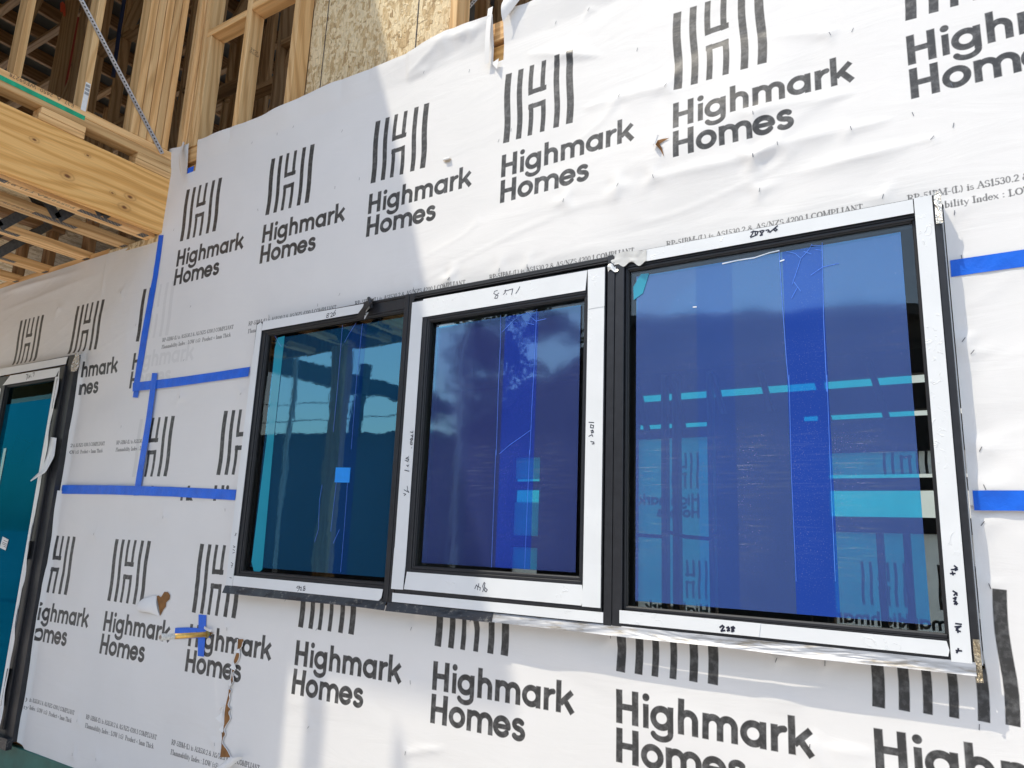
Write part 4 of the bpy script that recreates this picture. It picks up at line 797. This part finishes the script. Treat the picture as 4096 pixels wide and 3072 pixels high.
def peel2(u, v): # hanging curl
    P_ = [(432, 700, 48, -.068), (405, 850, 62, -.072), (345, 975, 46, -.085), (245, 1050, 5, -.11)]; t = v * 2.999; i = int(t); f = t - i; q = [P_[i][k] * (1 - f) + P_[i + 1][k] * f for k in range(4)]; return zJ(q[0] + q[2] * (u - .5), q[1] + 8 * u, q[3] - .008 * math.sin(u * 3))
grid('peeling_tape', peel2, 4, 16, M['wtape'], dw)
for a, b in ((2.345, 2.525), (1.50, 1.60), (.74, .93)): box('stay_hinge', (-4.512, -.070, a), (-4.496, -.0605, b), M['rubber'], dw, .003)
pen_marks(t74, zz(0, 1400, .27115), [[(385, 365), (405, 360), (392, 440)], [(415, 360), (410, 415), (425, 410)], [(430, 370), (428, 395), (448, 390)], [(446, 365), (440, 415)], [(462, 395), (464, 398)], [(485, 340), (508, 335), (495, 388)]], -.0632, .0022)
poly('sticker', [zJ(22, 1500, -.037), zJ(70, 1525, -.037), zJ(45, 1612, -.037), zJ(-2, 1590, -.037)], M['stick'], dg)
strokes('sticker_text', [[zJ(a, b, -.0382), zJ(c_, d, -.0382)] for a, b, c_, d in [(30, 1530, 60, 1545), (20, 1545, 55, 1562), (18, 1558, 50, 1572), (30, 1578, 48, 1587)]], .0014, M['pen'], dg)
tag(grid('foil_strip', lambda u, v: np.array([-4.385 + .065 * u, -.058 - .006 * math.sin(u * 9 + v * 5), 2.555 + .105 * v]), 8, 14, M['foil']), 'crumpled silver foil at the corner of the tall left window', 'foil', 'crinkled foil pieces at window corners')
tag(box('sill_flashing', (-4.62, -.075, .545), (-4.372, -.045, .60), M['flashb']), 'black flashing end below the tall left window', 'flashing', 'metal flashings under the window')
tag(box('slab_membrane', (-6.2, -.012, .10), (1.5, .09, .548), M['green'], None, .004), 'dark green membrane along the slab edge under the wrap', 'membrane')

# ------------------------------------------------------------------ cantilevered floor
beam = timber('floor_beam', (-3.7775, .06, 3.4625), (-3.7775, -2.37, 3.4625), .045, .325, M['lvl'], None, side=(0, 0, 1)); tag(beam, 'deep honey coloured timber beam with knots, under the framed wall', 'beam')
def nailplate(parent, x0, x1, y0, y1, z, dirn, slots=(8, 4)):
    bm = bmesh.new(); r = bmesh.ops.create_cube(bm, size=1.0)
    for v in r['verts']: v.co = Vector((v.co.x * (x1 - x0), v.co.y * (y1 - y0), v.co.z * .0016))
    return from_bm('nail_plate', bm, m_plate, parent, Vector(((x0 + x1) / 2, (y0 + y1) / 2, z)))
def mk_plate():
    m, nt, out = new_mat('punched_nail_plate'); v = coords(nt, (42, 95, 1), rnd=False); 
    br = nt.nodes.new('ShaderNodeTexBrick'); nt.links.new(v, br.inputs['Vector']); br.inputs['Scale'].default_value = 1.0; br.inputs['Mortar Size'].default_value = .30; br.inputs['Brick Width'].default_value = .9; br.inputs['Row Height'].default_value = .9
    br.inputs['Color1'].default_value = (.45, .30, .16, 1); br.inputs['Color2'].default_value = (.52, .36, .2, 1); br.inputs['Mortar'].default_value = (.05, .055, .06, 1)
    princ(nt, out, br.outputs[0], .45, None, .2); return m
m_plate = mk_plate()
labs = ['first open web joist beside the deep beam, carrying a code stamp', 'second open web joist from the deep beam, carrying a code stamp', 'third open web joist from the deep beam', 'fourth open web joist from the deep beam', 'fifth open web joist from the deep beam', 'sixth open web joist, farthest from the deep beam']
for k, (xc, yo) in enumerate([(-3.875, .0), (-4.135, .05), (-4.56, .06), (-5.055, .06), (-5.45, .06), (-5.95, .06)]):
    j = empty('web_joist', (xc, -1.1, 3.29), labs[k], 'joist', 'open web floor joists of the overhang')
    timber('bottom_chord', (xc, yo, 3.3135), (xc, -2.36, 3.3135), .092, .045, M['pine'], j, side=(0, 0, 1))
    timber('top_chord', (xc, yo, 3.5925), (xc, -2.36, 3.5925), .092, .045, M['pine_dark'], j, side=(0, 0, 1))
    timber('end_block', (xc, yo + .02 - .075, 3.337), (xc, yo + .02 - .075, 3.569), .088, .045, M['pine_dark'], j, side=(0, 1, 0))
    for s in (-1, 1):
        y = -.30 - .1 * (k % 3)
        while y > -2.2:
            for d in (-1, 1):
                a = Vector((xc + s * .0475, y, 3.30)); b = Vector((xc + s * .0475, y + d * .26, 3.60)); timber('metal_web', a, b, .0015, .050, M['dark_galv'], j, side=(0, 1, 0), bev=0)
            y -= .56
    y = -.30 - .1 * (k % 3)
    while y > -2.2:
        nailplate(j, xc + .008, xc + .0465, y - .11, y + .11, 3.2905, 0); y -= .56
    nailplate(j, xc - .012, xc + .046, yo - .075, yo - .035, 3.2903, 0)
    if k < 2: # stamped code
        S = segs_text('PS59278A:FT1:B1:2405', 0, 0, .020, .42) if False else None
GLX = {'P': GL['P'], 'S': GL['S'], '5': GL['5']}
GL['9'] = (.54, [(.27 + .17 * math.cos(a), .68 + .27 * math.sin(a), .27 + .17 * math.cos(a + .6), .68 + .27 * math.sin(a + .6), .05) for a in np.arange(0, 6.2, .6)] + [(.44, .68, .30, 0, .05)])
GL['7'] = (.5, [(.08, .96, .46, .96, .05), (.46, .96, .22, 0, .05)]); GL['8'] = (.54, [(.27 + .15 * math.cos(a), q + .22 * math.sin(a), .27 + .15 * math.cos(a + .6), q + .22 * math.sin(a + .6), .05) for q in (.74, .26) for a in np.arange(0, 6.2, .6)])
GL['E'] = (.56, [(.12, 0, .12, 1, .05), (.12, .96, .5, .96, .05), (.12, .5, .42, .5, .05), (.12, .04, .5, .04, .05)])
def stamp(parent, text, org, ux, uz, cap, width, name='stamped_code'):
    S = segs_text(text, 0, 0, cap, width); bm = bmesh.new(); ux, uz = Vector(ux), Vector(uz); org = Vector(org); nrm = ux.cross(uz); i = 0
    for (a, b, c_, d, hw, _) in S:
        p, q = org + ux * a + uz * b, org + ux * c_ + uz * d; t = (q - p)
        if t.length < 1e-5: t = ux * 1e-3
        t.normalize(); nn = nrm.cross(t) * cap * .055; e = nrm * (i * 4e-6); i += 1
        bm.faces.new([bm.verts.new(v + e - org) for v in (p - nn, q - nn, q + nn, p + nn)])
    return from_bm(name, bm, M['pen'], parent, org)
js = [o for o in COL.objects if o.name.startswith('web_joist')]
stamp(js[0], 'PS59278A:FT1:B1:2405', (-3.835, -.43, 3.2898), (0, -1, 0), (-1, 0, 0), .022, .42); stamp(js[1], 'PS59278A:FT1:B1:2405', (-4.10, -.50, 3.2898), (0, -1, 0), (-1, 0, 0), .022, .42)
tag(timber('top_plate', (-4.30, .025, 3.292), (-6.1, .025, 3.292), .045, .052, M['pine'], None, side=(0, 0, 1)), 'long timber plate along the top of the shaded wrap, under the joist ends', 'timber plate')
tag(box('packing_board', (-4.297, -.004, 3.262), (-3.757, .05, 3.300), M['osb']), 'flake board strip between the beam corner and the timber plate', 'board')
tag(box('floor_deck', (-12, -2.4, 3.6165), (-3.80, 4.4, 3.635), M['osb']), 'floor sheet lying on the open web joists', 'board')
# packers and plates on the beam
tag(timber('bottom_plate', (-3.800, .05, 3.7185), (-3.800, -2.37, 3.7185), .090, .043, M['pine'], None, side=(0, 0, 1)), 'lower of the two plates over the packing blocks', 'timber plate', 'plates under the side wall studs')
bp = timber('bottom_plate', (-3.7995, .05, 3.7635), (-3.7995, -2.37, 3.7635), .091, .045, M['pine'], None, side=(0, 0, 1)); tag(bp, 'upper of the two plates, striped green and printed with a code', 'timber plate', 'plates under the side wall studs')
box('green_stripe', (-3.7527, -2.3, 3.7265), (-3.7537, -.500, 3.7505), M['green_paint'], bp, 0)
stamp(bp, 'E37  A  2450  WF59278', (-3.7530, -.56, 3.7815), (0, -1, 0), (0, 0, -1), .017, .30)
for k, (a, b) in enumerate([(.045, -.206), (-.485, -.700), (-1.0, -1.21), (-1.5, -1.7)]):
    o = empty('packing_block', (-3.80, (a + b) / 2, 3.626), ['packing block pair nearest the wrapped wall, between beam and plates', 'packing block pair at middle of beam, between two dark gaps', 'packing block pair farther out along the beam', 'packing block pair farther out along the beam'][k], 'packing block', 'packing blocks on the beam')
    timber('upper_piece', (-3.797, a, 3.679), (-3.797, b, 3.679), .090, .034, M['pine'], o, side=(0, 0, 1)); timber('lower_piece', (-3.799, a, 3.6435), (-3.799, b - .006, 3.6435), .092, .033, M['pine'], o, side=(0, 0, 1))
# side wall studs (plane x=-3.755)
G1 = 'studs of the side wall above the beam'
sl = {-.825: 'stud near the left edge of the framed side wall, beside the green stripe', -.512: 'stud with a white barcode label at its foot', -.215: 'stud just left of where the metal strap ends'}
for y0, d, lb in [(-.843, .035, 0), (-.529, .035, 1), (-.262, .042, 2), (-.217, .042, 3), (-.172, .042, 4), (-.127, .042, 5), (-.082, .036, 6)]:
    lab = ['stud above the green stripe, nearest the left edge', 'stud with a white barcode label at its foot', 'outermost stud of the tight pack behind the metal strap', 'second stud of the tight pack behind the metal strap', 'third stud of the tight pack behind the metal strap', 'fourth stud of the tight pack, beside the strap end', 'last stud of the tight pack, next to the torn wrap corner'][lb]
    s = timber('wall_stud', (-3.8005, y0 + d / 2, 3.7865), (-3.8005, y0 + d / 2, 6.3), d, .090 + .001 * lb, M['pine'], None, side=(1, 0, 0)); tag(s, lab, 'stud', G1)
    if lb == 1:
        poly_pts = [(-3.7535, -.527, 3.775), (-3.7535, -.502, 3.775), (-3.7535, -.500, 3.935), (-3.7535, -.525, 3.935)]
        lbm = mesh('barcode_label', poly_pts, [(0, 1, 2, 3)], M['stick'], s)
        strokes_l = bmesh.new()
        for q in range(3):
            for w_ in range(5):
                z = 3.925 - q * .022; y = -.522 + w_ * .0042; strokes_l.faces.new([strokes_l.verts.new(v) for v in ((0, y, z), (0, y + .0022, z), (0, y + .0022, z - .015), (0, y, z - .015))])
        from_bm('label_print', strokes_l, M['pen'], s, Vector((-3.7528, 0, 0)))
for y0 in (-1.15, -1.6, -2.0, -2.33): tag(timber('wall_stud', (-3.8005, y0, 3.7865), (-3.8005, y0, 6.5), .035, .09, M['pine'], None, side=(1, 0, 0)), 'side wall stud farther out along the beam', 'stud', G1)
# metal strap brace with holes
p0 = Vector((-3.749, -.075, 3.750)); p1 = Vector((-3.749, -1.25, 5.05)); p1 = Vector((-3.749, -.62, 4.355)) + (Vector((-3.749, -.62, 4.355)) - p0) * 1.6
sb = empty('strap_brace', p0, 'shiny perforated metal strap running diagonally across the side wall studs', 'strap brace')
def m_perf():
    m, nt, out = new_mat('perforated_strap'); v = coords(nt, (1, 1, 1), rnd=False); sp_ = nt.nodes.new('ShaderNodeSeparateXYZ'); nt.links.new(v, sp_.inputs[0])
    fz = mathn(nt, 'FRACT', mathn(nt, 'MULTIPLY', sp_.outputs[2], 55.0)); fz = mathn(nt, 'ABSOLUTE', mathn(nt, 'SUBTRACT', fz, .5)); fy = mathn(nt, 'ABSOLUTE', mathn(nt, 'MULTIPLY', sp_.outputs[1], 60.0))
    d = mathn(nt, 'SQRT', mathn(nt, 'ADD', mathn(nt, 'POWER', fz, 2.0), mathn(nt, 'POWER', fy, 2.0))); mk = ramp(nt, d, [(.24, (1, 1, 1)), (.30, (0, 0, 0))])
    c = mixc(nt, mk, (.62, .65, .70), (.03, .03, .035)); princ(nt, out, c, .35, bump(nt, d, .5, .003), .7); return m
timber('strap', p0, p1, .0022, .026, m_perf(), sb, side=(0, 1, 0), bev=0)
sb2 = timber('strap_brace', (-2.93, .45, 3.75), (-2.2, .85, 4.9), .0022, .02, m_perf(), None, side=(0, 1, 0), bev=0); tag(sb2, 'thin perforated strap in the dark bay behind the wrap edge', 'strap brace')
# front wall studs of the upper floor (plane y=0..0.09)
G2 = 'studs of the front wall above the wrap'
def fst(x0, x1, z1, lab, z0=3.79, mat='pine', y0=.0, y1=.09): 
    return tag(timber('wall_stud', ((x0 + x1) / 2, (y0 + y1) / 2, z0), ((x0 + x1) / 2, (y0 + y1) / 2, z1), x1 - x0, y1 - y0, M[mat]), lab, 'stud', G2)
fst(-3.752, -3.712, 6.3, 'corner stud where side wall meets front wall', y0=.002); fst(-3.710, -3.668, 6.3, 'second corner stud of the front wall, beside the torn flap', y0=.004)
fst(-3.645, -3.602, 6.3, 'stamped stud running past the nogging, behind the torn notch'); fst(-3.600, -3.558, 4.485, 'short stud holding up the nogging'); 
fst(-3.253, -3.211, 6.3, 'stamped stud right of the nogging'); fst(-2.846, -2.802, 6.3, 'stud at the shaded left edge of the flake board'); fst(-1.797, -1.757, 6.3, 'sunlit stud at the right edge of the flake board'); fst(-1.045, -1.0, 6.3, 'stud above the notch at the frame top, farthest right'); fst(-.4, -.356, 6.3, 'front wall stud beyond the frame'); fst(.3, .344, 6.3, 'front wall stud beyond the frame')
tag(timber('nogging', (-3.601, .0455, 4.510), (-3.2535, .0455, 4.510), .045, .09, M['pine']), 'horizontal nogging between two front studs, its underside lit', 'nogging')
tag(timber('nogging', (-3.2105, .0455, 4.535), (-2.8465, .0455, 4.535), .045, .09, M['pine']), 'nogging at the top edge, right of the stamped stud', 'nogging')
stp = [o for o in COL.objects if o.get('group') == G2]
stamp(stp[4], '5C9 E', (-3.2095, .075, 4.28), (0, -1, 0), (0, 0, 1), .014, .05); stamp(stp[4], '8212131', (-3.2095, .08, 4.262), (0, -1, 0), (0, 0, 1), .012, .06)
stamp(stp[2], '5C9 E', (-3.6005, .075, 3.99), (0, -1, 0), (0, 0, 1), .014, .05); stamp(stp[2], '8212205', (-3.6005, .08, 3.972), (0, -1, 0), (0, 0, 1), .012, .06)
ob = box('bracing_board', (-2.80, .0915, 3.60), (-1.80, .099, 6.2), M['osb'], None, 0); tag(ob, 'flake board panel crossed by the edge of the sunlight', 'bracing board')
strokes('chalk_line', [[(x + .004 * vnoise(np.array([z * 3.]), np.array([x]), 3)[0], .0905, z), (x + .004 * vnoise(np.array([(z + .08) * 3.]), np.array([x]), 3)[0], .0905, z + .08)] for x in (-2.69, -2.065, -1.865) for z in np.arange(3.6, 6.1, .08)], .0028, M['pen'], ob)
# rim timber behind the wrap's top edge
tag(timber('rim_beam', (-3.75, .05, 3.745), (1.4, .05, 3.745), .085, .089, M['pine'], None, side=(0, 0, 1)), 'timber plate exposed in the notches at the top of the wrap', 'timber plate')
tag(timber('rim_beam', (-3.75, .058, 3.645), (1.4, .058, 3.645), .070, .085, M['lvl'], None, side=(0, 0, 1)), 'second timber under the plate, seen in the right notch', 'timber plate')
tag(box('tape_scrap', (-3.598, -.004, 3.600), (-3.545, -.002, 3.655), M['blue_tape'], None, 0), 'scrap of blue tape in the torn notch at the upper left', 'tape', None)
# inner framing in shade, upper floor
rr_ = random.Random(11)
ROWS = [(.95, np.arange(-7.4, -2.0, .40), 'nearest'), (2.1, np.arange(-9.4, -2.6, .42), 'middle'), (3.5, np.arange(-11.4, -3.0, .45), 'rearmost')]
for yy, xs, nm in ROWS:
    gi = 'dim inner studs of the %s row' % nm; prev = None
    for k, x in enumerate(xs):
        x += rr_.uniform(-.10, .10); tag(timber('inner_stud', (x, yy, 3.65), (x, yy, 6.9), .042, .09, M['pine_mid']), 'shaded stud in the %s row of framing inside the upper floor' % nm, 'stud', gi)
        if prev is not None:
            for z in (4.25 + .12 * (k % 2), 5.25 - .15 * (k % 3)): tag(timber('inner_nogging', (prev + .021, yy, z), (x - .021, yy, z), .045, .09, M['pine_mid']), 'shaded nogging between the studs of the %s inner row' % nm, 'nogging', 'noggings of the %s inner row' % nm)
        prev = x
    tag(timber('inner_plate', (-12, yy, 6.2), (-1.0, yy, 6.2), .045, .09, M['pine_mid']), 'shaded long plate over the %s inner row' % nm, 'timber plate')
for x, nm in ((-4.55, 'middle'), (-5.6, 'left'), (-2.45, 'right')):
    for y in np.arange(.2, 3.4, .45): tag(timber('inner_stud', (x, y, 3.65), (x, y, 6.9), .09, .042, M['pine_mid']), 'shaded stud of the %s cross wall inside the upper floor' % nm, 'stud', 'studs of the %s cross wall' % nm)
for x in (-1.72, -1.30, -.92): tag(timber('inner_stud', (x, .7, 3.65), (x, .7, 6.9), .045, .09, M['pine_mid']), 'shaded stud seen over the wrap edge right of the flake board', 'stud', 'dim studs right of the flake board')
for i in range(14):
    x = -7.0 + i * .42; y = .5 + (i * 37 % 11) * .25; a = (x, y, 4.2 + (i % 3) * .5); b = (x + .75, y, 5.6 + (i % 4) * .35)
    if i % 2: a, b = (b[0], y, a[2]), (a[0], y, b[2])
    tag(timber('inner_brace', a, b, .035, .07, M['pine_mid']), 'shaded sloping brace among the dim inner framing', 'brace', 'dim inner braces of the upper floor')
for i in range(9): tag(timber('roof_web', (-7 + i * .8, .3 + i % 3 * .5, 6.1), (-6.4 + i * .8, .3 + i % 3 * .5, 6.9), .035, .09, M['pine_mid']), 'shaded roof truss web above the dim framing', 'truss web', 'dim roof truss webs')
q = zA(490, 300, .62); s_ = tag(timber('inner_stud', (q[0], .66, 3.65), (q[0], .66, 6.9), .16, .07, M['pine_mid']), 'wide shaded stud sprayed with an orange mark', 'stud')
poly('paint_mark', [zA(*q, .618) for q in [(484, 25), (505, 12), (525, 40), (528, 128), (514, 134), (503, 95), (486, 98)]], simple('orange_paint', (.62, .07, .02), .6), s_)
q = zA(590, 330, .80); tag(tube('pipe', [(q[0] + .02, .80, 3.6), (q[0], .80, 6.6)], .014, M['red']), 'thin red water pipe between the inner studs', 'pipe')
q = zA(945, 330, .60); tag(tube('pipe', [(q[0] + .03, .60, q[2] - .35), (q[0], .60, q[2] + .1), (q[0] - .01, .60, 6.6)], .016, M['bluep']), 'dark blue conduit hanging between the inner studs', 'pipe')
tag(box('side_sheathing', (-3.752, -1.95, 3.79), (-3.742, -.98, 6.5), M['osb'], None, 0), 'flake board sheathing on the outer end of the side wall', 'bracing board')
tag(box('front_sheathing', (-12.0, -1.97, 3.60), (-4.38, -1.95, 7.0), M['osb'], None, 0), 'flake board sheathing on the front of the overhang', 'bracing board')
tag(box('rim_board', (-12, -2.405, 3.29), (-3.80, -2.375, 3.62), M['pine_dark'], None, 0), 'rim board across the outer ends of the joists', 'board')
for i in range(24):
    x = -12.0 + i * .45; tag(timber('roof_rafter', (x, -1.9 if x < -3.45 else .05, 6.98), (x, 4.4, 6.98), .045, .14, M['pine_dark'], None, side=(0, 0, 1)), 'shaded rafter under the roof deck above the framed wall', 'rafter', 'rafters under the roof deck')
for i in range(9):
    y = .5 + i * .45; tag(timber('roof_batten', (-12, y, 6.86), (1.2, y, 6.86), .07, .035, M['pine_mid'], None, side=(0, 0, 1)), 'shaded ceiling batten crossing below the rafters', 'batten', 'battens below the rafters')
# roof
tag(box2('roof', [((-12.4, -2.9, 7.06), (-3.29, .0, 7.14)), ((-12.4, .0, 7.06), (1.5, 4.6, 7.14))], M['gloom'] if 'gloom' in M else M['roof'], None, 0), 'flat eave and roof deck over the upper floor, outside the frame', 'roof')
tag(tube('scaffold_pole', [(-3.755, -2.9, .1), (-3.755, -2.9, 6.9)], .024, M['galv'], n=12), 'steel scaffold pole in front of the overhang', 'scaffold pole', 'scaffold poles in front of the overhang')
tag(tube('scaffold_pole', [(-5.9, -2.9, .1), (-5.9, -2.9, 6.9)], .024, M['galv'], n=12), 'steel scaffold pole in front of the overhang', 'scaffold pole', 'scaffold poles in front of the overhang')
tag(box('porch_post', (-4.68, -2.37, .1), (-4.55, -2.25, 3.29), M['pine']), 'square timber porch post under the overhang, mirrored in the narrow pane', 'post')

# ------------------------------------------------------------------ the room behind the windows
M['inwrap'] = None
def m_inwrap():
    m, nt, out = new_mat('wrap_from_inside'); v = coords(nt, rnd=False); n = tex(nt, 'ShaderNodeTexNoise', v, 6, 3); c = ramp(nt, n.outputs[0], [(.3, (.80, .80, .79)), (.7, (.88, .88, .87))])
    d = nt.nodes.new('ShaderNodeBsdfDiffuse'); t = nt.nodes.new('ShaderNodeBsdfTranslucent'); nt.links.new(c, d.inputs[0]); nt.links.new(c, t.inputs[0]); mx = nt.nodes.new('ShaderNodeMixShader'); mx.inputs[0].default_value = .75; nt.links.new(d.outputs[0], mx.inputs[1]); nt.links.new(t.outputs[0], mx.inputs[2]); nt.links.new(mx.outputs[0], out.inputs[0]); return m
M['inwrap'] = m_inwrap()
M['inink'] = simple('print_through_wrap', (.55, .56, .56), .9, 0, .1, .05, 10, 0)
rm = [((-6.0, 4.02, .3), (-3.95, 4.10, 3.25)), ((-3.65, 4.02, .3), (-2.64, 4.10, 3.25)), ((-3.95, 4.02, 2.52), (-3.65, 4.10, 3.25)), ((-3.95, 4.02, 2.20), (-3.65, 4.10, 2.28)), ((-3.95, 4.02, 1.65), (-3.65, 4.10, 1.76)), ((-1.70, 4.02, .3), (-1.05, 4.10, 2.73)), ((-2.64, 4.02, 2.65), (1.4, 4.10, 2.735)), ((-2.64, 4.02, 2.785), (1.4, 4.10, 2.985)), ((-2.64, 4.02, 3.06), (1.4, 4.10, 3.25)), ((-1.05, 4.02, 2.475), (1.4, 4.10, 2.655)), ((-1.05, 4.02, 2.185), (1.4, 4.10, 2.275)), ((-1.05, 4.02, 1.87), (1.4, 4.10, 1.985))]
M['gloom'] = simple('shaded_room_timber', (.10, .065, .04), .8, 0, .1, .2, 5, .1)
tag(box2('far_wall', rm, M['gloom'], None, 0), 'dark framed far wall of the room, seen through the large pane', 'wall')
def ip(label, x0, x1, z0, z1):
    o = box('wrap_panel', (x0, 4.06, z0), (x1, 4.062, z1), M['inwrap'], None, 0); tag(o, label, 'building wrap', 'wrap panels glowing in the far wall'); return o
pa = ip('tall glowing wrap panel in the far wall, behind the left of the large pane', -2.64, -1.70, .35, 2.65)
pb = ip('shallow glowing wrap panel above the thin light slit', -1.05, 1.4, 2.305, 2.475)
pc = ip('glowing wrap panel below the bright opening in the far wall', -1.05, 1.4, .35, 1.87)
ip('small glowing panels seen through the middle pane', -3.95, -3.65, 2.305, 2.52)['label'] = 'small glowing wrap panel above a slit, seen through the middle pane'; ip('narrow glowing wrap panel under a bright gap, seen through the middle pane', -3.95, -3.65, 1.76, 2.08); ip('lowest small glowing wrap panel seen through the middle pane', -3.95, -3.65, .35, 1.65)
def mir(parent, x0, z0, rows=True):
    S = segs_logo(0, 0) + (segs_words(-.0, -.144, -.251) if rows else [])
    strokes('mirrored_print', [[(x0 - a, 4.055, z0 + b), (x0 - c_, 4.055, z0 + d)] for (a, b, c_, d, hw, _) in S], .010, M['inink'], parent)
mir(pa, -2.08, 2.21); mir(pa, -1.76 + .02, 2.21) if False else None
mir(pa, -2.02, 1.30); mir(pc, -.55, 1.35); mir(pc, -.05, 1.35); mir(pc, .5, 1.35)
S = [s for s in segs_logo(0, 0) if s[1] < .155]; strokes('mirrored_print', [[(-.35 - a, 4.055, 2.31 + b), (-.35 - c_, 4.055, 2.31 + d)] for (a, b, c_, d, hw, _) in S], .010, M['inink'], pb)
for k, (a, b) in enumerate([(-2.375, -2.33), (-2.275, -2.22), (-1.965, -1.92), (-1.08, -1.03), (-.72, -.675), (-.545, -.50), (-.05, -.005), (.5, .545)]):
    tag(box('far_stud', (a, 3.93, .35), (b, 4.018, 3.2 if k != 4 and k != 5 else 1.87), M['pine_dark']), 'dark stud silhouetted against the glowing far wall', 'stud', 'dark studs of the far wall')
tag(tube('cable', [(-2.66, 3.9, 1.80), (-2.37, 3.9, 1.79), (-2.30, 3.9, 1.83), (-2.15, 3.9, 1.795), (-1.96, 3.9, 1.785), (-1.9, 3.9, 1.82), (-1.70, 3.9, 1.82)], .016, M['rubber'], n=8), 'dark cable looped across the studs of the far wall', 'cable')
for x in (-2.53, -2.20, -1.83, -1.44, -1.03, -.63, -.1, .4): tag(timber('roof_batten', (x + .04, 3.9, 2.70), (x - .06, 3.9, 3.15), .045, .05, M['pine_dark']), 'dark short timber interrupting the light strips in the far wall', 'timber', 'short timbers across the light strips')
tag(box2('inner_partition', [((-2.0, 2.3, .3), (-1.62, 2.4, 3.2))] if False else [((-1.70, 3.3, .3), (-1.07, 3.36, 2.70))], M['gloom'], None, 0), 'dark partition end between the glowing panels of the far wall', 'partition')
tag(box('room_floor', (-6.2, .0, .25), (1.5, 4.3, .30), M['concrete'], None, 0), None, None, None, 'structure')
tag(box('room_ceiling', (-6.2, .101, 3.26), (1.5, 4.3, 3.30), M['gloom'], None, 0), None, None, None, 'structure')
tag(box('end_wall', (-6.2, .101, .3), (-6.1, 4.3, 3.25), M['pine_dark'], None, 0), 'dark end wall of the room', 'wall', 'end walls of the room'); tag(box('end_wall', (1.4, .101, .3), (1.5, 4.3, 3.25), M['pine_dark'], None, 0), 'dark end wall of the room', 'wall', 'end walls of the room')
for i, x in enumerate((-5.0, -4.3, -3.3)): tag(box('room_stud', (x, 1.6, .3), (x + .045, 1.69, 3.25), M['pine_dark']), 'stud of the inner wall behind the narrow teal pane', 'stud', 'studs inside the lower room')
tag(box('fence', (-14, 10.0, -.2), (8, 10.1, 6.5), M['fence'], None, 0), 'pale sunlit wall of the neighbour beyond the far openings', 'wall')

# ------------------------------------------------------------------ ground and what the glass mirrors
mesh('ground', [(-150, -150, .1), (150, -150, .1), (150, 150, .1), (-150, 150, .1)], [(0, 1, 2, 3)], M['sand'])['kind'] = 'structure'
bpy.data.objects['ground'].location.z = .1
def prism(name, prof, y0, y1, mat, parent):
    n = len(prof); vs = [(x, y0, z) for x, z in prof] + [(x, y1, z) for x, z in prof]; fs = [tuple(range(n)), tuple(range(2 * n - 1, n - 1, -1))] + [(i, (i + 1) % n, n + (i + 1) % n, n + i) for i in range(n)]
    return mesh(name, vs, fs, mat, parent)
h1 = empty('house', (-5, -17, .1), 'dark gabled house across the yard, mirrored in the larger panes', 'house')
prism('wall', [(-13.0, .1), (-13.0, 3.9), (-7.0, 6.9), (1.0, 6.35), (3.0, 5.0), (3, .1)], -20, -14.05, M['hwall'], h1)
prism('roof', [(-13.6, 3.75), (-7.0, 7.15), (-.9, 6.6), (3.8, 4.7), (3.7, 4.5), (-1.0, 6.4), (-7.0, 6.95), (-13.5, 3.55)], -20.5, -13.8, M['roof'], h1)
h2 = empty('house', (-16, -12, .1), 'low house with a sloping open carport roof, mirrored in the narrow pane', 'house')
prism('roof', [(-20, 7.45), (-10.8, 4.95), (-10.8, 4.6), (-20, 6.9)], -12, -9.0, M['roof'], h2)
prism('wall', [(-20, .1), (-20, 4.1), (-9.2, 3.75), (-9.2, .1)], -12, -9.1, M['hwall'], h2)
for x in (-11.95, -11.2, -14.5): box('post', (x, -9.15, 3.7), (x + .25, -9.0, 5.3 + (-11.2 - x) * .25), M['hwall'], h2)
# tree
rt_ = random.Random(3)
tr = empty('tree', (-11.2, -14.5, .1), 'dark leafy tree beside the house, mirrored in the middle pane', 'tree')
tube('trunk', [(-11.2, -14.5, .1), (-11.1, -14.4, 3.0), (-11.3, -14.5, 5.0), (-11.0, -14.5, 7.4)], [.22, .17, .12, .04], M['pine_dark'], tr, 10)
for k in range(7):
    a = k * .9; tube('limb', [(-11.2, -14.5, 3.4 + .4 * k), (-11.2 + 1.1 * math.cos(a), -14.5 + .9 * math.sin(a), 4.4 + .45 * k)], [.07, .02], M['pine_dark'], tr, 6)
vs = []; fs = []
cl = [(-11.2 + rt_.gauss(0, .85), -14.5 + rt_.gauss(0, .8), 6.3 + rt_.gauss(0, 1.25), rt_.uniform(.25, .55)) for _ in range(70)]
for cx, cy, cz, cr in cl:
    for _ in range(150):
        d = Vector((rt_.gauss(0, 1), rt_.gauss(0, 1), rt_.gauss(0, 1))).normalized() * cr * rt_.random() ** .4; p = Vector((cx, cy, cz)) + d
        u = Vector((rt_.gauss(0, 1), rt_.gauss(0, 1), rt_.gauss(0, 1))).normalized() * .09; v = u.orthogonal().normalized() * .04; i = len(vs)
        vs += [tuple(p - u), tuple(p + v), tuple(p + u), tuple(p - v)]; fs.append((i, i + 1, i + 2, i + 3))
mesh('crown', vs, fs, simple('leaves', (.05, .085, .03), .6, 0, .3, .4, 3, .1), tr)
for z in (5.2, 5.75): tag(tube('power_line', [(-25 + 2.5 * i, -12.6, z - .35 * math.sin(math.pi * i / 12)) for i in range(13)], .014, M['rubber'], n=5), 'thin power line mirrored in the narrow pane', 'power line', 'power lines over the yard')
for o in SC.objects:
    if o.name.startswith('tear'): pass
